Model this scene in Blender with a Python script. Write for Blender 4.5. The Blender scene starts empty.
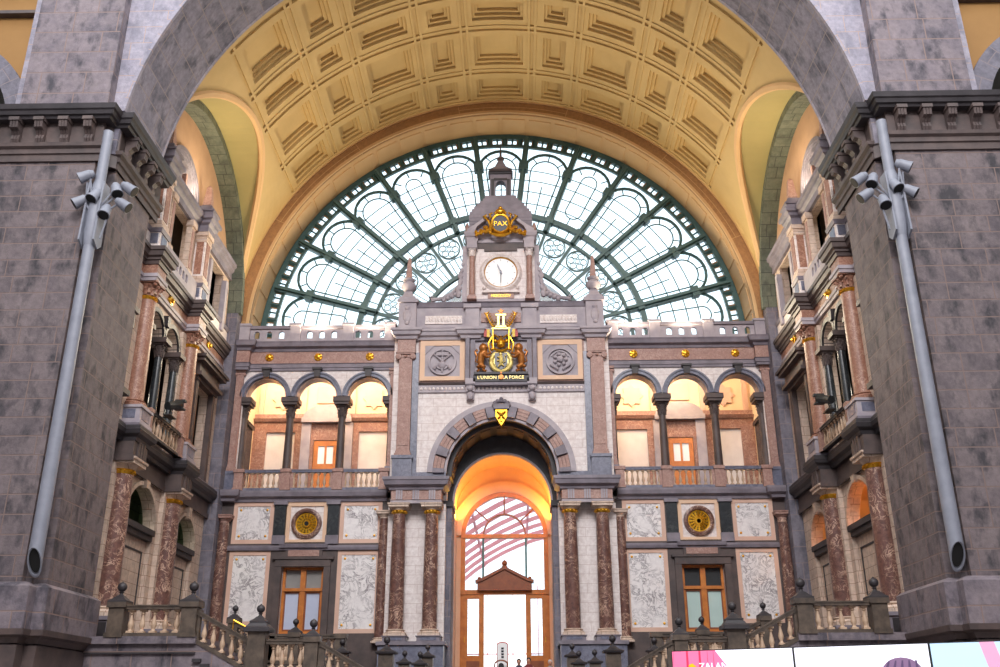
import bpy, bmesh, math, random
from mathutils import Vector, Matrix
from mathutils.geometry import tessellate_polygon
random.seed(4)
PI=math.pi; sin=math.sin; cos=math.cos; R=math.radians
scene=bpy.context.scene; COL=scene.collection

# ---------------------------------------------------------------- materials
def lin(c):
    o=[]
    for v in c[:3]:
        v=v/255.0; o.append(v/12.92 if v<=0.04045 else ((v+0.055)/1.055)**2.4)
    return (o[0],o[1],o[2],1.0)
def newmat(name):
    m=bpy.data.materials.new(name); m.use_nodes=True
    nt=m.node_tree; return m,nt,nt.nodes['Principled BSDF']
def ramp(nt,fac,stops):
    r=nt.nodes.new('ShaderNodeValToRGB'); nt.links.new(fac,r.inputs[0])
    e=r.color_ramp.elements
    while len(e)<len(stops): e.new(0.5)
    for k,(p,c) in enumerate(stops): e[k].position=p; e[k].color=lin(c)
    return r.outputs[0]
def noise(nt,vec,scale,detail=4,rough=.55,dist=0.0):
    n=nt.nodes.new('ShaderNodeTexNoise'); n.inputs['Scale'].default_value=scale
    n.inputs['Detail'].default_value=detail; n.inputs['Roughness'].default_value=rough
    n.inputs['Distortion'].default_value=dist; nt.links.new(vec,n.inputs['Vector']); return n.outputs['Fac']
def mixc(nt,fac,a,b,mode='MIX'):
    m=nt.nodes.new('ShaderNodeMix'); m.data_type='RGBA'; m.blend_type=mode
    if isinstance(fac,float): m.inputs[0].default_value=fac
    else: nt.links.new(fac,m.inputs[0])
    for v,i in ((a,6),(b,7)):
        if isinstance(v,tuple): m.inputs[i].default_value=v
        else: nt.links.new(v,m.inputs[i])
    return m.outputs[2]
def geo(nt):
    g=nt.nodes.new('ShaderNodeNewGeometry'); return g.outputs['Position']
def plain(name,c1,c2=None,scale=1.5,rough=.6,metal=0.0,bump=0.0):
    m,nt,b=newmat(name); b.inputs['Roughness'].default_value=rough; b.inputs['Metallic'].default_value=metal
    if c2 is None: c2=tuple(v*.86 for v in c1)
    n=noise(nt,geo(nt),scale,5,.6)
    nt.links.new(ramp(nt,n,[(.3,c1),(.7,c2)]),b.inputs['Base Color'])
    if bump:
        bp=nt.nodes.new('ShaderNodeBump'); bp.inputs['Strength'].default_value=bump; bp.inputs['Distance'].default_value=.03
        nt.links.new(noise(nt,geo(nt),scale*8,4),bp.inputs['Height']); nt.links.new(bp.outputs[0],b.inputs['Normal'])
    return m
def ashlar(name,c1,c2,c3,mortar,bw,bh,ms=.018,stain=(60,58,62),stain_amt=.5,rough=.75,bump=.4):
    m,nt,b=newmat(name); b.inputs['Roughness'].default_value=rough
    uv=nt.nodes.new('ShaderNodeUVMap').outputs[0]; pos=geo(nt)
    br=nt.nodes.new('ShaderNodeTexBrick'); nt.links.new(uv,br.inputs['Vector'])
    br.inputs['Scale'].default_value=1.0; br.inputs['Brick Width'].default_value=bw; br.inputs['Row Height'].default_value=bh
    br.inputs['Mortar Size'].default_value=ms; br.inputs['Mortar Smooth'].default_value=.3; br.inputs['Bias'].default_value=0.0
    br.inputs['Color1'].default_value=lin(c1); br.inputs['Color2'].default_value=lin(c2); br.inputs['Mortar'].default_value=lin(mortar)
    br.offset=.5; br.squash=.8; br.squash_frequency=3
    n1=noise(nt,pos,.9,6,.65,.6); n2=noise(nt,pos,5,5,.7)
    mp=nt.nodes.new('ShaderNodeMapping'); mp.inputs['Scale'].default_value=(1.3,1.3,.75); nt.links.new(pos,mp.inputs[0])
    n3=noise(nt,mp.outputs[0],1.4,4,.6)
    c=mixc(nt,ramp(nt,n1,[(.42,(0,0,0)),(.66,(255,255,255))]),br.outputs[0],lin(c3))
    c=mixc(nt,.45,c,ramp(nt,n2,[(.3,tuple(v*.72 for v in c1)),(.7,tuple(min(255,v*1.18) for v in c1))]))
    st=nt.nodes.new('ShaderNodeMath'); st.operation='MULTIPLY'; st.inputs[1].default_value=stain_amt
    nt.links.new(ramp(nt,n3,[(.5,(0,0,0)),(.68,(255,255,255))]),st.inputs[0])
    c=mixc(nt,st.outputs[0],c,lin(stain))
    c=mixc(nt,br.outputs['Fac'],c,lin(mortar))
    nt.links.new(c,b.inputs['Base Color'])
    bp=nt.nodes.new('ShaderNodeBump'); bp.inputs['Strength'].default_value=bump; bp.inputs['Distance'].default_value=.05
    ad=nt.nodes.new('ShaderNodeMath'); ad.operation='MULTIPLY_ADD'; ad.inputs[1].default_value=-1.0
    nt.links.new(br.outputs['Fac'],ad.inputs[0]); nt.links.new(n2,ad.inputs[2]); nt.links.new(ad.outputs[0],bp.inputs['Height'])
    nt.links.new(bp.outputs[0],b.inputs['Normal']); return m
def marble(name,base,base2,vein,scale=1.6,rough=.25,width=.035,dist=1.6,vamt=1.0,spec=.5):
    m,nt,b=newmat(name); b.inputs['Roughness'].default_value=rough; b.inputs['Specular IOR Level'].default_value=spec
    pos=geo(nt)
    n0=noise(nt,pos,scale,6,.65,dist)
    base_c=ramp(nt,noise(nt,pos,scale*2.2,6,.7,.5),[(.32,base),(.68,base2)])
    v=ramp(nt,n0,[(.5-width*2.2,(0,0,0)),(.5,(255,255,255)),(.5+width*2.2,(0,0,0))])
    n1=noise(nt,pos,scale*.6,2); k=nt.nodes.new('ShaderNodeMath'); k.operation='MULTIPLY'
    nt.links.new(v,k.inputs[0]); nt.links.new(ramp(nt,n1,[(.35,(0,0,0)),(.6,(int(255*vamt),)*3)]),k.inputs[1])
    nt.links.new(mixc(nt,k.outputs[0],base_c,lin(vein)),b.inputs['Base Color']); return m
def emis(name,c,s):
    m,nt,b=newmat(name); b.inputs['Base Color'].default_value=lin(c); b.inputs['Emission Color'].default_value=lin(c)
    b.inputs['Emission Strength'].default_value=s; return m
def glassm(name,tint=(235,245,250),alpha=.12,rough=.05):
    m,nt,b=newmat(name); out=nt.nodes['Material Output']; nt.nodes.remove(b)
    t=nt.nodes.new('ShaderNodeBsdfTransparent'); t.inputs[0].default_value=lin(tint)
    g=nt.nodes.new('ShaderNodeBsdfGlossy'); g.inputs['Roughness'].default_value=rough
    x=nt.nodes.new('ShaderNodeMixShader'); x.inputs[0].default_value=alpha
    nt.links.new(t.outputs[0],x.inputs[1]); nt.links.new(g.outputs[0],x.inputs[2]); nt.links.new(x.outputs[0],out.inputs[0]); return m

M={}
M['pier']=ashlar('grey_ashlar',(118,108,114),(78,74,84),(134,122,124),(128,108,102),1.6,.88,.022,(40,40,50),.85)
M['pierlow']=ashlar('grey_ashlar_low_courses',(108,97,99),(62,58,66),(122,110,110),(116,98,93),1.45,.6,.022,(38,38,44),.85)
M['pier2']=ashlar('lit_grey_ashlar',(150,146,158),(124,120,134),(166,158,166),(170,146,134),1.5,.72,.014,(105,105,118),.6)  # paler copy of the pier ashlar; stronger light on the spandrel put into colour
M['pierside']=ashlar('blue_grey_ashlar',(118,115,126),(86,85,97),(134,129,138),(134,122,124),1.0,.72,.02,(62,62,74),.5)
M['green']=ashlar('green_grey_ashlar',(106,112,96),(82,90,78),(120,122,104),(66,70,62),.9,.62,.02,(52,58,50),.5)
M['pink']=ashlar('pinkish_white_ashlar',(236,220,214),(226,210,206),(238,224,220),(196,176,170),1.1,.42,.010,(200,186,182),.2,.6,.12)
M['cream']=ashlar('cream_ashlar',(206,184,166),(188,164,148),(212,192,176),(150,122,106),.75,.42,.012,(176,150,134),.3,.65,.15)
M['dark']=plain('dark_grey_stone',(60,55,58),(40,37,40),1.8,.5,0,.15)
M['grey']=plain('grey_stone',(140,132,141),(106,99,108),1.4,.55,0,.12)
M['greyl']=plain('pale_lilac_grey_stone',(182,172,176),(150,142,150),1.4,.6,0,.12)
M['brownst']=plain('brown_grey_stone',(94,79,75),(64,55,55),1.6,.55,0,.1)
M['blackm']=marble('green_black_marble',(52,56,60),(34,38,42),(110,112,108),2.2,.25,.02,1.2,.6)
M['bluem']=marble('blue_grey_marble',(120,122,138),(86,88,106),(160,160,172),2,.3,.03,1.2,.6)
M['red']=marble('dark_red_marble',(126,90,80),(82,56,52),(220,186,162),2.6,.28,.014,1.2,1.0)
M['redl']=marble('rosy_brown_marble',(172,134,122),(140,104,94),(216,190,174),4.5,.5,.02,1.0,.7)
M['redo']=marble('orange_brown_marble',(160,114,94),(124,84,68),(216,180,156),5,.45,.02,1.0,.8)
M['veined']=marble('white_marble_grey_veins',(242,238,236),(222,216,216),(128,120,124),1.7,.3,.022,1.8,1.0)
M['salmon']=plain('salmon_stone',(222,186,166),(206,168,148),1.2,.6)
M['orangest']=plain('warm_cream_stone',(232,196,164),(220,182,152),1.2,.6)
M['balust']=plain('pale_buff_stone',(198,170,144),(172,144,120),1.5,.55)
M['balustd']=plain('dark_mottled_stone',(100,86,74),(60,52,46),3.5,.45,0,.1)
M['vault']=plain('ochre_plaster',(208,178,120),(194,164,108),.5,.75)
M['vaultw']=plain('yellow_green_plaster',(176,160,104),(164,150,96),.4,.75)
M['vaultb']=ashlar('brown_ochre_stone',(172,128,82),(160,118,74),(178,134,88),(206,166,112),1.1,6.0,.02,(150,110,70),.15,.75,.1)
M['vaultc']=plain('cream_ochre_plaster',(222,182,130),(212,172,120),.5,.7)
M['tymp']=plain('warm_plaster',(196,158,124),(180,144,112),1.0,.75)
M['gold']=plain('gold_leaf',(232,180,60),(200,140,36),3,.32,.85)
M['goldb']=plain('brown_gold',(196,128,60),(150,88,38),4,.4,.5)
M['goldp']=plain('pale_gold',(246,226,150),(236,208,110),3,.35,.3)
M['iron']=plain('green_painted_iron',(76,108,102),(60,92,90),2,.45)
M['irond']=plain('dark_iron',(34,38,40),(26,28,30),2,.5)
M['wood']=plain('orange_varnished_wood',(206,128,56),(176,100,40),3,.4)
M['woodd']=plain('red_brown_wood',(150,84,48),(124,66,38),3,.45)
M['steel']=plain('grey_painted_steel',(134,137,148),(118,121,132),2,.5,0)
M['lens']=plain('black_lens',(14,14,16),(8,8,10),2,.7)
M['white']=plain('white_enamel',(250,248,246),(244,242,242),2,.4)
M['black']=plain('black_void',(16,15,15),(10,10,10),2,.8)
M['redp']=plain('red_paint',(186,60,52),(168,50,46),2,.5)
M['yelp']=plain('yellow_paint',(236,200,60),(226,190,50),2,.5)
M['navy']=plain('navy_enamel',(16,18,34),(12,14,28),2,.35)
M['glass']=glassm('window_glass')
M['glassb']=plain('blue_white_blind',(200,206,226),(186,194,216),1.2,.3)  # plain blue-white colour, no emission
M['glassg']=plain('pale_green_blind',(192,214,208),(180,204,198),1.2,.3)
M['blind']=plain('grey_blind',(150,148,144),(134,132,130),1.5,.4)
M['platform']=plain('platform_floor',(150,148,146),(134,132,130),.6,.6)
M['shed']=plain('glare_pink_shed_rib',(226,140,140),(214,128,130),.6,.6)  # ribs are red; sky glare put into the colour as pink
M['skin']=plain('skin',(206,150,124),(196,140,116),3,.5)
M['hair']=plain('dark_hair',(40,30,28),(28,22,20),5,.6)
M['hairw']=plain('white_hair',(226,216,208),(206,196,190),5,.6)
M['clothA']=plain('navy_cloth',(48,52,70),(38,42,58),4,.8)
M['clothB']=plain('dark_red_cloth',(120,50,50),(104,42,44),4,.8)
M['clothC']=plain('grey_cloth',(130,130,134),(116,116,122),4,.8)
M['ceilw']=plain('warm_white_plaster',(240,214,178),(230,204,166),.8,.7)
M['pierarch']=ashlar('daylit_blue_arch_ashlar',(128,124,136),(84,82,96),(146,140,150),(140,128,126),1.6,.86,.022,(46,48,62),.7)  # arch soffit ashlar with bluish daylight put into the colour
M['pale']=plain('pale_cream_marble',(226,214,204),(210,196,186),1.2,.5)
M['aisle']=plain('brown_ochre_plaster',(158,118,66),(142,104,56),.5,.75)
M['floor']=plain('grey_floor_stone',(130,124,122),(112,106,106),.8,.4)

# ---------------------------------------------------------------- mesh builder
FAC=lambda a,d,z:(a,d,z)
def SIDE(s): return lambda a,d,z:(s*d,a,z)
def SIDEW(s): return lambda a,d,z:(s*(d-.45),a,z)
class MB:
    def __init__(s,f=FAC,sx=1): s.v=[];s.f=[];s.uv={};s.mi=[];s.map=f;s.sx=sx;s.cur=0
    def V(s,a,d,z): s.v.append(s.map(a,d,z)); return len(s.v)-1
    def W(s,x,y,z): s.v.append((x*s.sx,y,z)); return len(s.v)-1
    def F(s,*idx,uv=None):
        s.f.append(tuple(idx)); s.mi.append(s.cur)
        if uv: s.uv[len(s.f)-1]=uv
    def box(s,a0,a1,d0,d1,z0,z1):
        i=[s.V(a,d,z) for z in (z0,z1) for d in (d0,d1) for a in (a0,a1)]
        for q in ((0,1,3,2),(4,6,7,5),(0,4,5,1),(2,3,7,6),(0,2,6,4),(1,5,7,3)): s.F(*[i[k] for k in q])
        return s
    def prism(s,pts,d0,d1,holes=()):
        """pts (a,z) polygon extruded along d; holes are polygons too"""
        loops=[pts]+list(holes)
        tri=tessellate_polygon([[Vector((p[0],p[1],0)) for p in L] for L in loops])
        flat=[p for L in loops for p in L]
        A=[s.V(p[0],d0,p[1]) for p in flat]; B=[s.V(p[0],d1,p[1]) for p in flat]
        for t in tri: s.F(*[A[k] for k in t]); s.F(*[B[k] for k in reversed(t)])
        o=0
        for L in loops:
            n=len(L)
            for k in range(n):
                j=(k+1)%n; s.F(A[o+k],A[o+j],B[o+j],B[o+k])
            o+=n
        return s
    def prismz(s,pts,z0,z1):
        n=len(pts); A=[s.W(x,y,z0) for x,y in pts]; B=[s.W(x,y,z1) for x,y in pts]
        tri=tessellate_polygon([[Vector((p[0],p[1],0)) for p in pts]])
        for t in tri: s.F(*[A[k] for k in t]); s.F(*[B[k] for k in reversed(t)])
        for k in range(n): j=(k+1)%n; s.F(A[k],A[j],B[j],B[k])
        return s
    def arc(s,ca,cz,r0,r1,d0,d1,a0=0,a1=180,n=24,rscale=1):
        """annular bar of rectangular section; angle 0 = +a, 90 = up"""
        rows=[]; full=abs(a1-a0)>=359.9
        for k in range(n+(0 if full else 1)):
            t=R(a0+(a1-a0)*k/n); c,q=cos(t),sin(t)
            rows.append([s.V(ca+r*c,d,cz+r*q) for r,d in ((r0,d0),(r1,d0),(r1,d1),(r0,d1))])
        m=len(rows)
        rm=(r0+r1)/2*R(a1-a0)/n
        for k in range(m if full else m-1):
            p,q=rows[k],rows[(k+1)%m]
            for e in range(4):
                g=(e+1)%4; w0={0:r0,1:r1,2:r1,3:r0}[e]; 
                if e in(0,2): L=(r0,r1) if e==0 else (r1,r0)
                else: L=(d0,d1) if e==1 else (d1,d0)
                uv=((L[0],rm*k),(L[1],rm*k),(L[1],rm*(k+1)),(L[0],rm*(k+1)))
                s.F(p[e],p[g],q[g],q[e],uv=uv)
        if not full: s.F(*rows[0]); s.F(*reversed(rows[-1]))
        return s
    def lathe(s,prof,c=(0,0,0),n=16,axis='z',sq=False,ph=0):
        """prof [(r,h)], axis: z up / d = along depth"""
        rows=[]
        if sq: n=4; ph=45
        for r,h in prof:
            rr=r*(1.4142 if sq else 1)
            row=[]
            for k in range(n):
                t=2*PI*k/n+R(ph); x,y=rr*cos(t),rr*sin(t)
                if axis=='z': row.append(s.V(c[0]+x,c[1]+y,c[2]+h))
                else: row.append(s.V(c[0]+x,c[1]+h,c[2]+y))
            rows.append(row)
        for p,q in zip(rows,rows[1:]):
            for k in range(n): j=(k+1)%n; s.F(p[k],p[j],q[j],q[k])
        s.F(*reversed(rows[0])); s.F(*rows[-1]); return s
    def tube(s,pts,rad,n=8,cap=True):
        pts=[Vector(s.map(*p)) for p in pts]
        rr=rad if isinstance(rad,(list,tuple)) else [rad]*len(pts)
        rows=[]; up=Vector((0,0,1))
        for k,p in enumerate(pts):
            t=(pts[min(k+1,len(pts)-1)]-pts[max(k-1,0)]).normalized()
            if abs(t.z)>.95: up=Vector((0,1,0))
            else: up=Vector((0,0,1))
            u=t.cross(up).normalized(); w=u.cross(t)
            row=[]
            for j in range(n):
                a=2*PI*j/n; q=p+(u*cos(a)+w*sin(a))*rr[k]; s.v.append(tuple(q)); row.append(len(s.v)-1)
            rows.append(row)
        for p,q in zip(rows,rows[1:]):
            for k in range(n): j=(k+1)%n; s.F(p[k],p[j],q[j],q[k])
        if cap: s.F(*reversed(rows[0])); s.F(*rows[-1])
        return s
    def ball(s,c,r,n=10,sc=(1,1,1)):
        m=max(4,n//2+1); rows=[]
        for k in range(1,m):
            t=PI*k/m
            rows.append([s.V(c[0]+r*sc[0]*sin(t)*cos(2*PI*j/n),c[1]+r*sc[1]*sin(t)*sin(2*PI*j/n),c[2]-r*sc[2]*cos(t)) for j in range(n)])
        b=s.V(c[0],c[1],c[2]-r*sc[2]); t=s.V(c[0],c[1],c[2]+r*sc[2])
        for p,q in zip(rows,rows[1:]):
            for k in range(n): j=(k+1)%n; s.F(p[k],p[j],q[j],q[k])
        for k in range(n): j=(k+1)%n; s.F(b,rows[0][j],rows[0][k]); s.F(t,rows[-1][k],rows[-1][j])
        return s
    def mould(s,path,prof,closed=False):
        """sweep profile [(out,z)] along plan path [(x,y)] with mitres; out = to the right of travel"""
        n=len(path); rows=[]; L=0
        for k,p in enumerate(path):
            p=Vector(p)
            pa=Vector(path[k-1]) if (k>0 or closed) else None
            pb=Vector(path[(k+1)%n]) if (k<n-1 or closed) else None
            ns=[]
            if pa is not None: d=(p-pa).normalized(); ns.append(Vector((d.y,-d.x)))
            if pb is not None: d=(pb-p).normalized(); ns.append(Vector((d.y,-d.x)))
            if len(ns)==2: o=(ns[0]+ns[1])/(1+ns[0].dot(ns[1]))
            else: o=ns[0]
            rows.append([s.W(p.x+o.x*a,p.y+o.y*a,z) for a,z in prof])
        m=len(prof)
        for k in range(n if closed else n-1):
            p,q=rows[k],rows[(k+1)%n]
            for e in range(m): g=(e+1)%m; s.F(p[e],q[e],q[g],p[g])
        if not closed: s.F(*rows[0]); s.F(*reversed(rows[-1]))
        return s
    def mesh(s,name,mats,off=(0,0,0),smooth=False,autouv=True,merge=True):
        me=bpy.data.meshes.new(name); me.from_pydata([(x,y,z) for x,y,z in s.v],[],s.f); 
        if isinstance(mats,str): mats=[mats]
        for m in mats: me.materials.append(M[m])
        me.polygons.foreach_set('material_index',s.mi)
        uvl=me.uv_layers.new(name='UVMap')
        for p in me.polygons:
            cu=s.uv.get(p.index)
            if cu:
                for li,c in zip(p.loop_indices,cu): uvl.data[li].uv=c
            else:
                nx,ny,nz=(abs(c) for c in p.normal)
                for li in p.loop_indices:
                    x,y,z=s.v[me.loops[li].vertex_index]
                    uvl.data[li].uv=(x,y) if nz>.75 else ((y,z) if nx>ny else (x,z))
        bm=bmesh.new(); bm.from_mesh(me)
        if merge: bmesh.ops.remove_doubles(bm,verts=bm.verts,dist=.0005)
        bmesh.ops.recalc_face_normals(bm,faces=bm.faces); 
        bmesh.ops.translate(bm,verts=bm.verts,vec=Vector((-off[0],-off[1],-off[2])))
        if smooth:
            for f in bm.faces: f.smooth=True
            for e in bm.edges:
                if len(e.link_faces)==2 and e.calc_face_angle(0)>R(38): e.smooth=False
        bm.to_mesh(me); bm.free(); return me

def link(name,me,parent=None,loc=(0,0,0),rot=None):
    o=bpy.data.objects.new(name,me); COL.objects.link(o); o.location=loc
    if rot: o.rotation_euler=rot
    if parent is not None: o.parent=parent
    return o
TRIM=[0]
def struct(name,mb,mats,smooth=False):
    if name.startswith('trim_'): TRIM[0]+=1; name='trim_%d'%TRIM[0]
    o=link(name,mb.mesh(name,mats,smooth=smooth)); o['kind']='structure'; return o
def strpart(name,parent,mb,mats,smooth=False):
    return link(name,mb.mesh(name,mats,smooth=smooth),parent)
class Thing:
    """an Empty at the thing's base; meshes are modelled in place and re-based on it"""
    def __init__(s,name,label,cat,loc,group=None,rz=0):
        o=bpy.data.objects.new(name,None); o.empty_display_size=.2; COL.objects.link(o); o.location=loc; o.rotation_euler=(0,0,rz)
        o['label']=label; o['category']=cat
        if group: o['group']=group
        s.o=o; s.loc=loc
    def part(s,name,mb,mats,smooth=False,parent=None,label=None):
        o=link(name,mb.mesh(name,mats,off=s.loc,smooth=smooth),parent or s.o)
        if label: o['label']=label
        return o
    def inst(s,name,me,loc,rot=None,parent=None,scale=None):
        o=link(name,me,parent or s.o,tuple(Vector(loc)-Vector(s.loc)),rot)
        if scale: o.scale=scale
        return o
def single(name,label,cat,mb,mats,loc,group=None,smooth=False):
    o=link(name,mb.mesh(name,mats,off=loc,smooth=smooth),None,loc); o['label']=label; o['category']=cat
    if group: o['group']=group
    return o
def dup_tree(o,loc,label=None,parent=None,flip=False):
    c=o.copy(); COL.objects.link(c)
    if parent is None:
        c.location=loc
        if label: c['label']=label
        if flip: c.scale=(-1,1,1)
    else: c.parent=parent
    for ch in [x for x in bpy.data.objects if x.parent==o]: dup_tree(ch,None,None,c)
    return c
def circ(ca,cz,r,n=24,a0=0,a1=360):
    full=abs(a1-a0)>=359.9
    return [(ca+r*cos(R(a0+(a1-a0)*k/n)),cz+r*sin(R(a0+(a1-a0)*k/n))) for k in range(n if full else n+1)]
def arch_poly(ca,hw,z0,zs,n=16,r=None):
    r=r or hw
    return [(ca-hw,z0),(ca+hw,z0)]+circ(ca,zs,r,n,0,180)
def rect(a0,a1,z0,z1): return [(a0,z0),(a1,z0),(a1,z1),(a0,z1)]
def text_mesh(txt,size,depth,font_scale=1.0):
    cu=bpy.data.curves.new('txt','FONT'); cu.body=txt; cu.size=size; cu.extrude=depth; cu.align_x='CENTER'; cu.align_y='CENTER'; cu.resolution_u=2
    ob=bpy.data.objects.new('txt',cu); COL.objects.link(ob); dg=bpy.context.evaluated_depsgraph_get(); dg.update()
    me=bpy.data.meshes.new_from_object(ob.evaluated_get(dg)); bpy.data.objects.remove(ob); bpy.data.curves.remove(cu)
    return me
SIDEN={-1:'left',1:'right'}
# ---------------------------------------------------------------- column and balustrade kit (built at the origin, z up)
_cache={}
def base_mesh(r,h,mat,plinth=True):
    m=MB(); hh=h
    if plinth: m.lathe([(r*1.42,0),(r*1.42,hh*.36)],sq=True); z=hh*.36
    else: z=0
    m.lathe([(r*1.36,z),(r*1.42,z+hh*.1),(r*1.36,z+hh*.22),(r*1.2,z+hh*.26),(r*1.16,z+hh*.36),(r*1.24,z+hh*.42),(r*1.28,z+hh*.5),(r*1.16,z+hh*.58),(r*1.02,hh)],n=20)
    return m.mesh('base',mat,smooth=True)
def shaft_mesh(r,h,mat,n=24):
    m=MB(); pr=[]
    for k in range(11):
        t=k/10; pr.append((r*(1-.15*t**1.8),h*t))
    pr+= [(r*.92,h),(r*.92,h+.001)]
    m.lathe(pr[:11],n=n); return m.mesh('shaft',mat,smooth=True)
def leaf(m,r,z0,h,ang,w,out):
    pts=[]
    for k in range(5):
        t=k/4; rr=r+out*(t**2.2); z=z0+h*(t if t<.8 else .8+(t-.8)*.2) ; ww=w*(1-.35*t) if t<.99 else w*.3
        for s in (-1,0,1):
            a=ang+s*ww/r; q=rr+(0.02 if s==0 else 0); pts.append(m.V(q*cos(a),q*sin(a),z))
    for k in range(4):
        for s in range(2):
            i=k*3+s; m.F(pts[i],pts[i+1],pts[i+4],pts[i+3])
    # thickness: inner copy
def corinth_mesh(r,h,mats):
    m=MB(); m.lathe([(r*.9,0),(r*.92,h*.1),(r*.95,h*.5),(r*1.2,h*.8),(r*1.25,h*.84)],n=16)
    for row,(z0,hh,o,ph) in enumerate(((h*.04,h*.42,.42,0),(h*.2,h*.5,.55,.5))):
        for k in range(8):
            a=2*PI*(k+ph)/8
            m.tube([(r*.98*cos(a),r*.98*sin(a),z0),(r*1.08*cos(a),r*1.08*sin(a),z0+hh*.7),(r*(1.05+o*.6)*cos(a),r*(1.05+o*.6)*sin(a),z0+hh),(r*(1.1+o)*cos(a),r*(1.1+o)*sin(a),z0+hh*.82)],[r*.26,r*.22,r*.17,r*.08],n=6)
    for k in range(4):
        a=PI/4+PI/2*k
        m.ball((r*1.5*cos(a),r*1.5*sin(a),h*.8),r*.26,8)
    m.cur=0
    pts=[]
    for k in range(4):
        a=PI/4+PI/2*k; b=a+PI/4
        pts+=[(r*1.95*cos(a-.09),r*1.95*sin(a-.09)),(r*1.95*cos(a+.09),r*1.95*sin(a+.09)),(r*1.3*cos(b),r*1.3*sin(b))]
    m.prismz(pts,h*.88,h); return m.mesh('capital',mats,smooth=True)
def tuscan_mesh(r,h,mat):
    m=MB(); m.lathe([(r*.9,0),(r*.9,h*.2),(r*1.05,h*.26),(r*1.3,h*.5),(r*1.36,h*.56)],n=20)
    m.lathe([(r*1.55,h*.56),(r*1.55,h*.78),(r*1.68,h*.82),(r*1.72,h)],sq=True); return m.mesh('capital',mat,smooth=False)
def ionic_mesh(w,h,d,mat):
    """for a pilaster of width w, depth d standing against +y"""
    m=MB(); m.box(-w/2,w/2,-d,0,0,h*.3); m.box(-w*.56,w*.56,-d*1.1,0,h*.3,h*.62)
    for s in (-1,1):
        m.lathe([(w*.2,-d*1.35),(w*.24,-d*1.2),(w*.24,0)],c=(s*w*.55,0,h*.42),n=14,axis='d')
        m.lathe([(w*.09,-d*1.5),(w*.09,-d*1.3)],c=(s*w*.55,0,h*.42),n=8,axis='d')
    m.ball((0,-d*1.15,h*.45),w*.13,8)
    m.box(-w*.68,w*.68,-d*1.25,0,h*.72,h*.86); m.box(-w*.76,w*.76,-d*1.4,0,h*.86,h); return m.mesh('capital',mat)
def ring_mesh(r,h,mat):
    m=MB(); m.lathe([(r,0),(r*1.06,h*.15),(r*1.1,h*.5),(r*1.2,h*.8),(r*1.14,h)],n=20)
    for k in range(12):
        a=2*PI*k/12; m.ball((r*1.12*cos(a),r*1.12*sin(a),h*.5),h*.32,6)
    return m.mesh('gilt_collar',mat,smooth=True)
def get(key,fn):
    if key not in _cache: _cache[key]=fn()
    return _cache[key]
def column(name,label,x,y,z0,z1,r,shaft='red',basem='cream',capm='cream',style='tuscan',gold=True,bh=.3,ch=.45,group=None,ped=None):
    """ped=(height,material,second material): pedestal below z0"""
    base_z=z0-(ped[0] if ped else 0)
    t=Thing(name,label,'column' ,(x,y,base_z),group)
    if ped:
        def mk():
            m=MB(); w=r*1.5; h=ped[0]
            m.box(-w*1.12,w*1.12,-w*1.12,w*1.12,0,h*.16); m.box(-w*1.04,w*1.04,-w*1.04,w*1.04,h*.16,h*.22); m.box(-w,w,-w,w,h*.22,h*.86); m.box(-w*1.1,w*1.1,-w*1.1,w*1.1,h*.86,h)
            return m.mesh('pedestal',ped[1])
        p=t.inst('pedestal',get(('ped',r,ped),mk),(x,y,base_z))
        def mk2():
            m=MB(); w=r*1.5; h=ped[0]
            for s in(-1,1):
                m.box(-w*.68,w*.68,s*w-.015,s*w+.015,h*.3,h*.78); m.box(s*w-.015,s*w+.015,-w*.68,w*.68,h*.3,h*.78)
            return m.mesh('inset_panel',ped[2])
        t.inst('inset_panel',get(('pin',r,ped),mk2),(x,y,base_z),parent=p).location=(0,0,0)
    t.inst('base',get(('b',r,bh,basem),lambda:base_mesh(r,bh,basem)),(x,y,z0))
    H=z1-z0-bh-ch
    t.inst('shaft',get(('s',r,round(H,3),shaft),lambda:shaft_mesh(r,H,shaft)),(x,y,z0+bh))
    if style=='tuscan': me=get(('t',r,ch,capm),lambda:tuscan_mesh(r*.88,ch,capm))
    else: me=get(('c',r,ch,capm),lambda:corinth_mesh(r*.88,ch,capm))
    t.inst('capital',me,(x,y,z1-ch))
    if gold:
        hh=.17 if style=='tuscan' else .14
        t.inst('gilt_collar',get(('r',r,hh),lambda:ring_mesh(r*.87,hh,'gold')),(x,y,z1-ch-(hh*.3 if style=='tuscan' else hh)))
    return t
def baluster_mesh(h,r,mat):
    m=MB(); m.box(-r,r,-r,r,0,h*.09)
    m.lathe([(r*.85,h*.09),(r*.6,h*.14),(r*.55,h*.18),(r*.95,h*.3),(r*.98,h*.38),(r*.72,h*.52),(r*.42,h*.7),(r*.4,h*.78),(r*.7,h*.82),(r*.7,h*.86),(r*.5,h*.88),(r*.75,h*.92)],n=10)
    m.box(-r,r,-r,r,h*.92,h); return m.mesh('baluster',mat,smooth=True)
def finial_mesh(w,mat):
    m=MB(); m.lathe([(w*.58,0),(w*.58,w*.1),(w*.42,w*.2),(w*.25,w*.36),(w*.2,w*.42)],sq=True)
    m.lathe([(w*.2,w*.42),(w*.12,w*.5),(w*.1,w*.58),(w*.18,w*.62),(w*.12,w*.66)]+[(w*.29*sin(PI*k/10),w*.95-w*.29*cos(PI*k/10)) for k in range(1,10)]+[(w*.05,w*1.25),(w*.05,w*1.28)],n=16)
    return m.mesh('ball_finial',mat,smooth=True)
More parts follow.
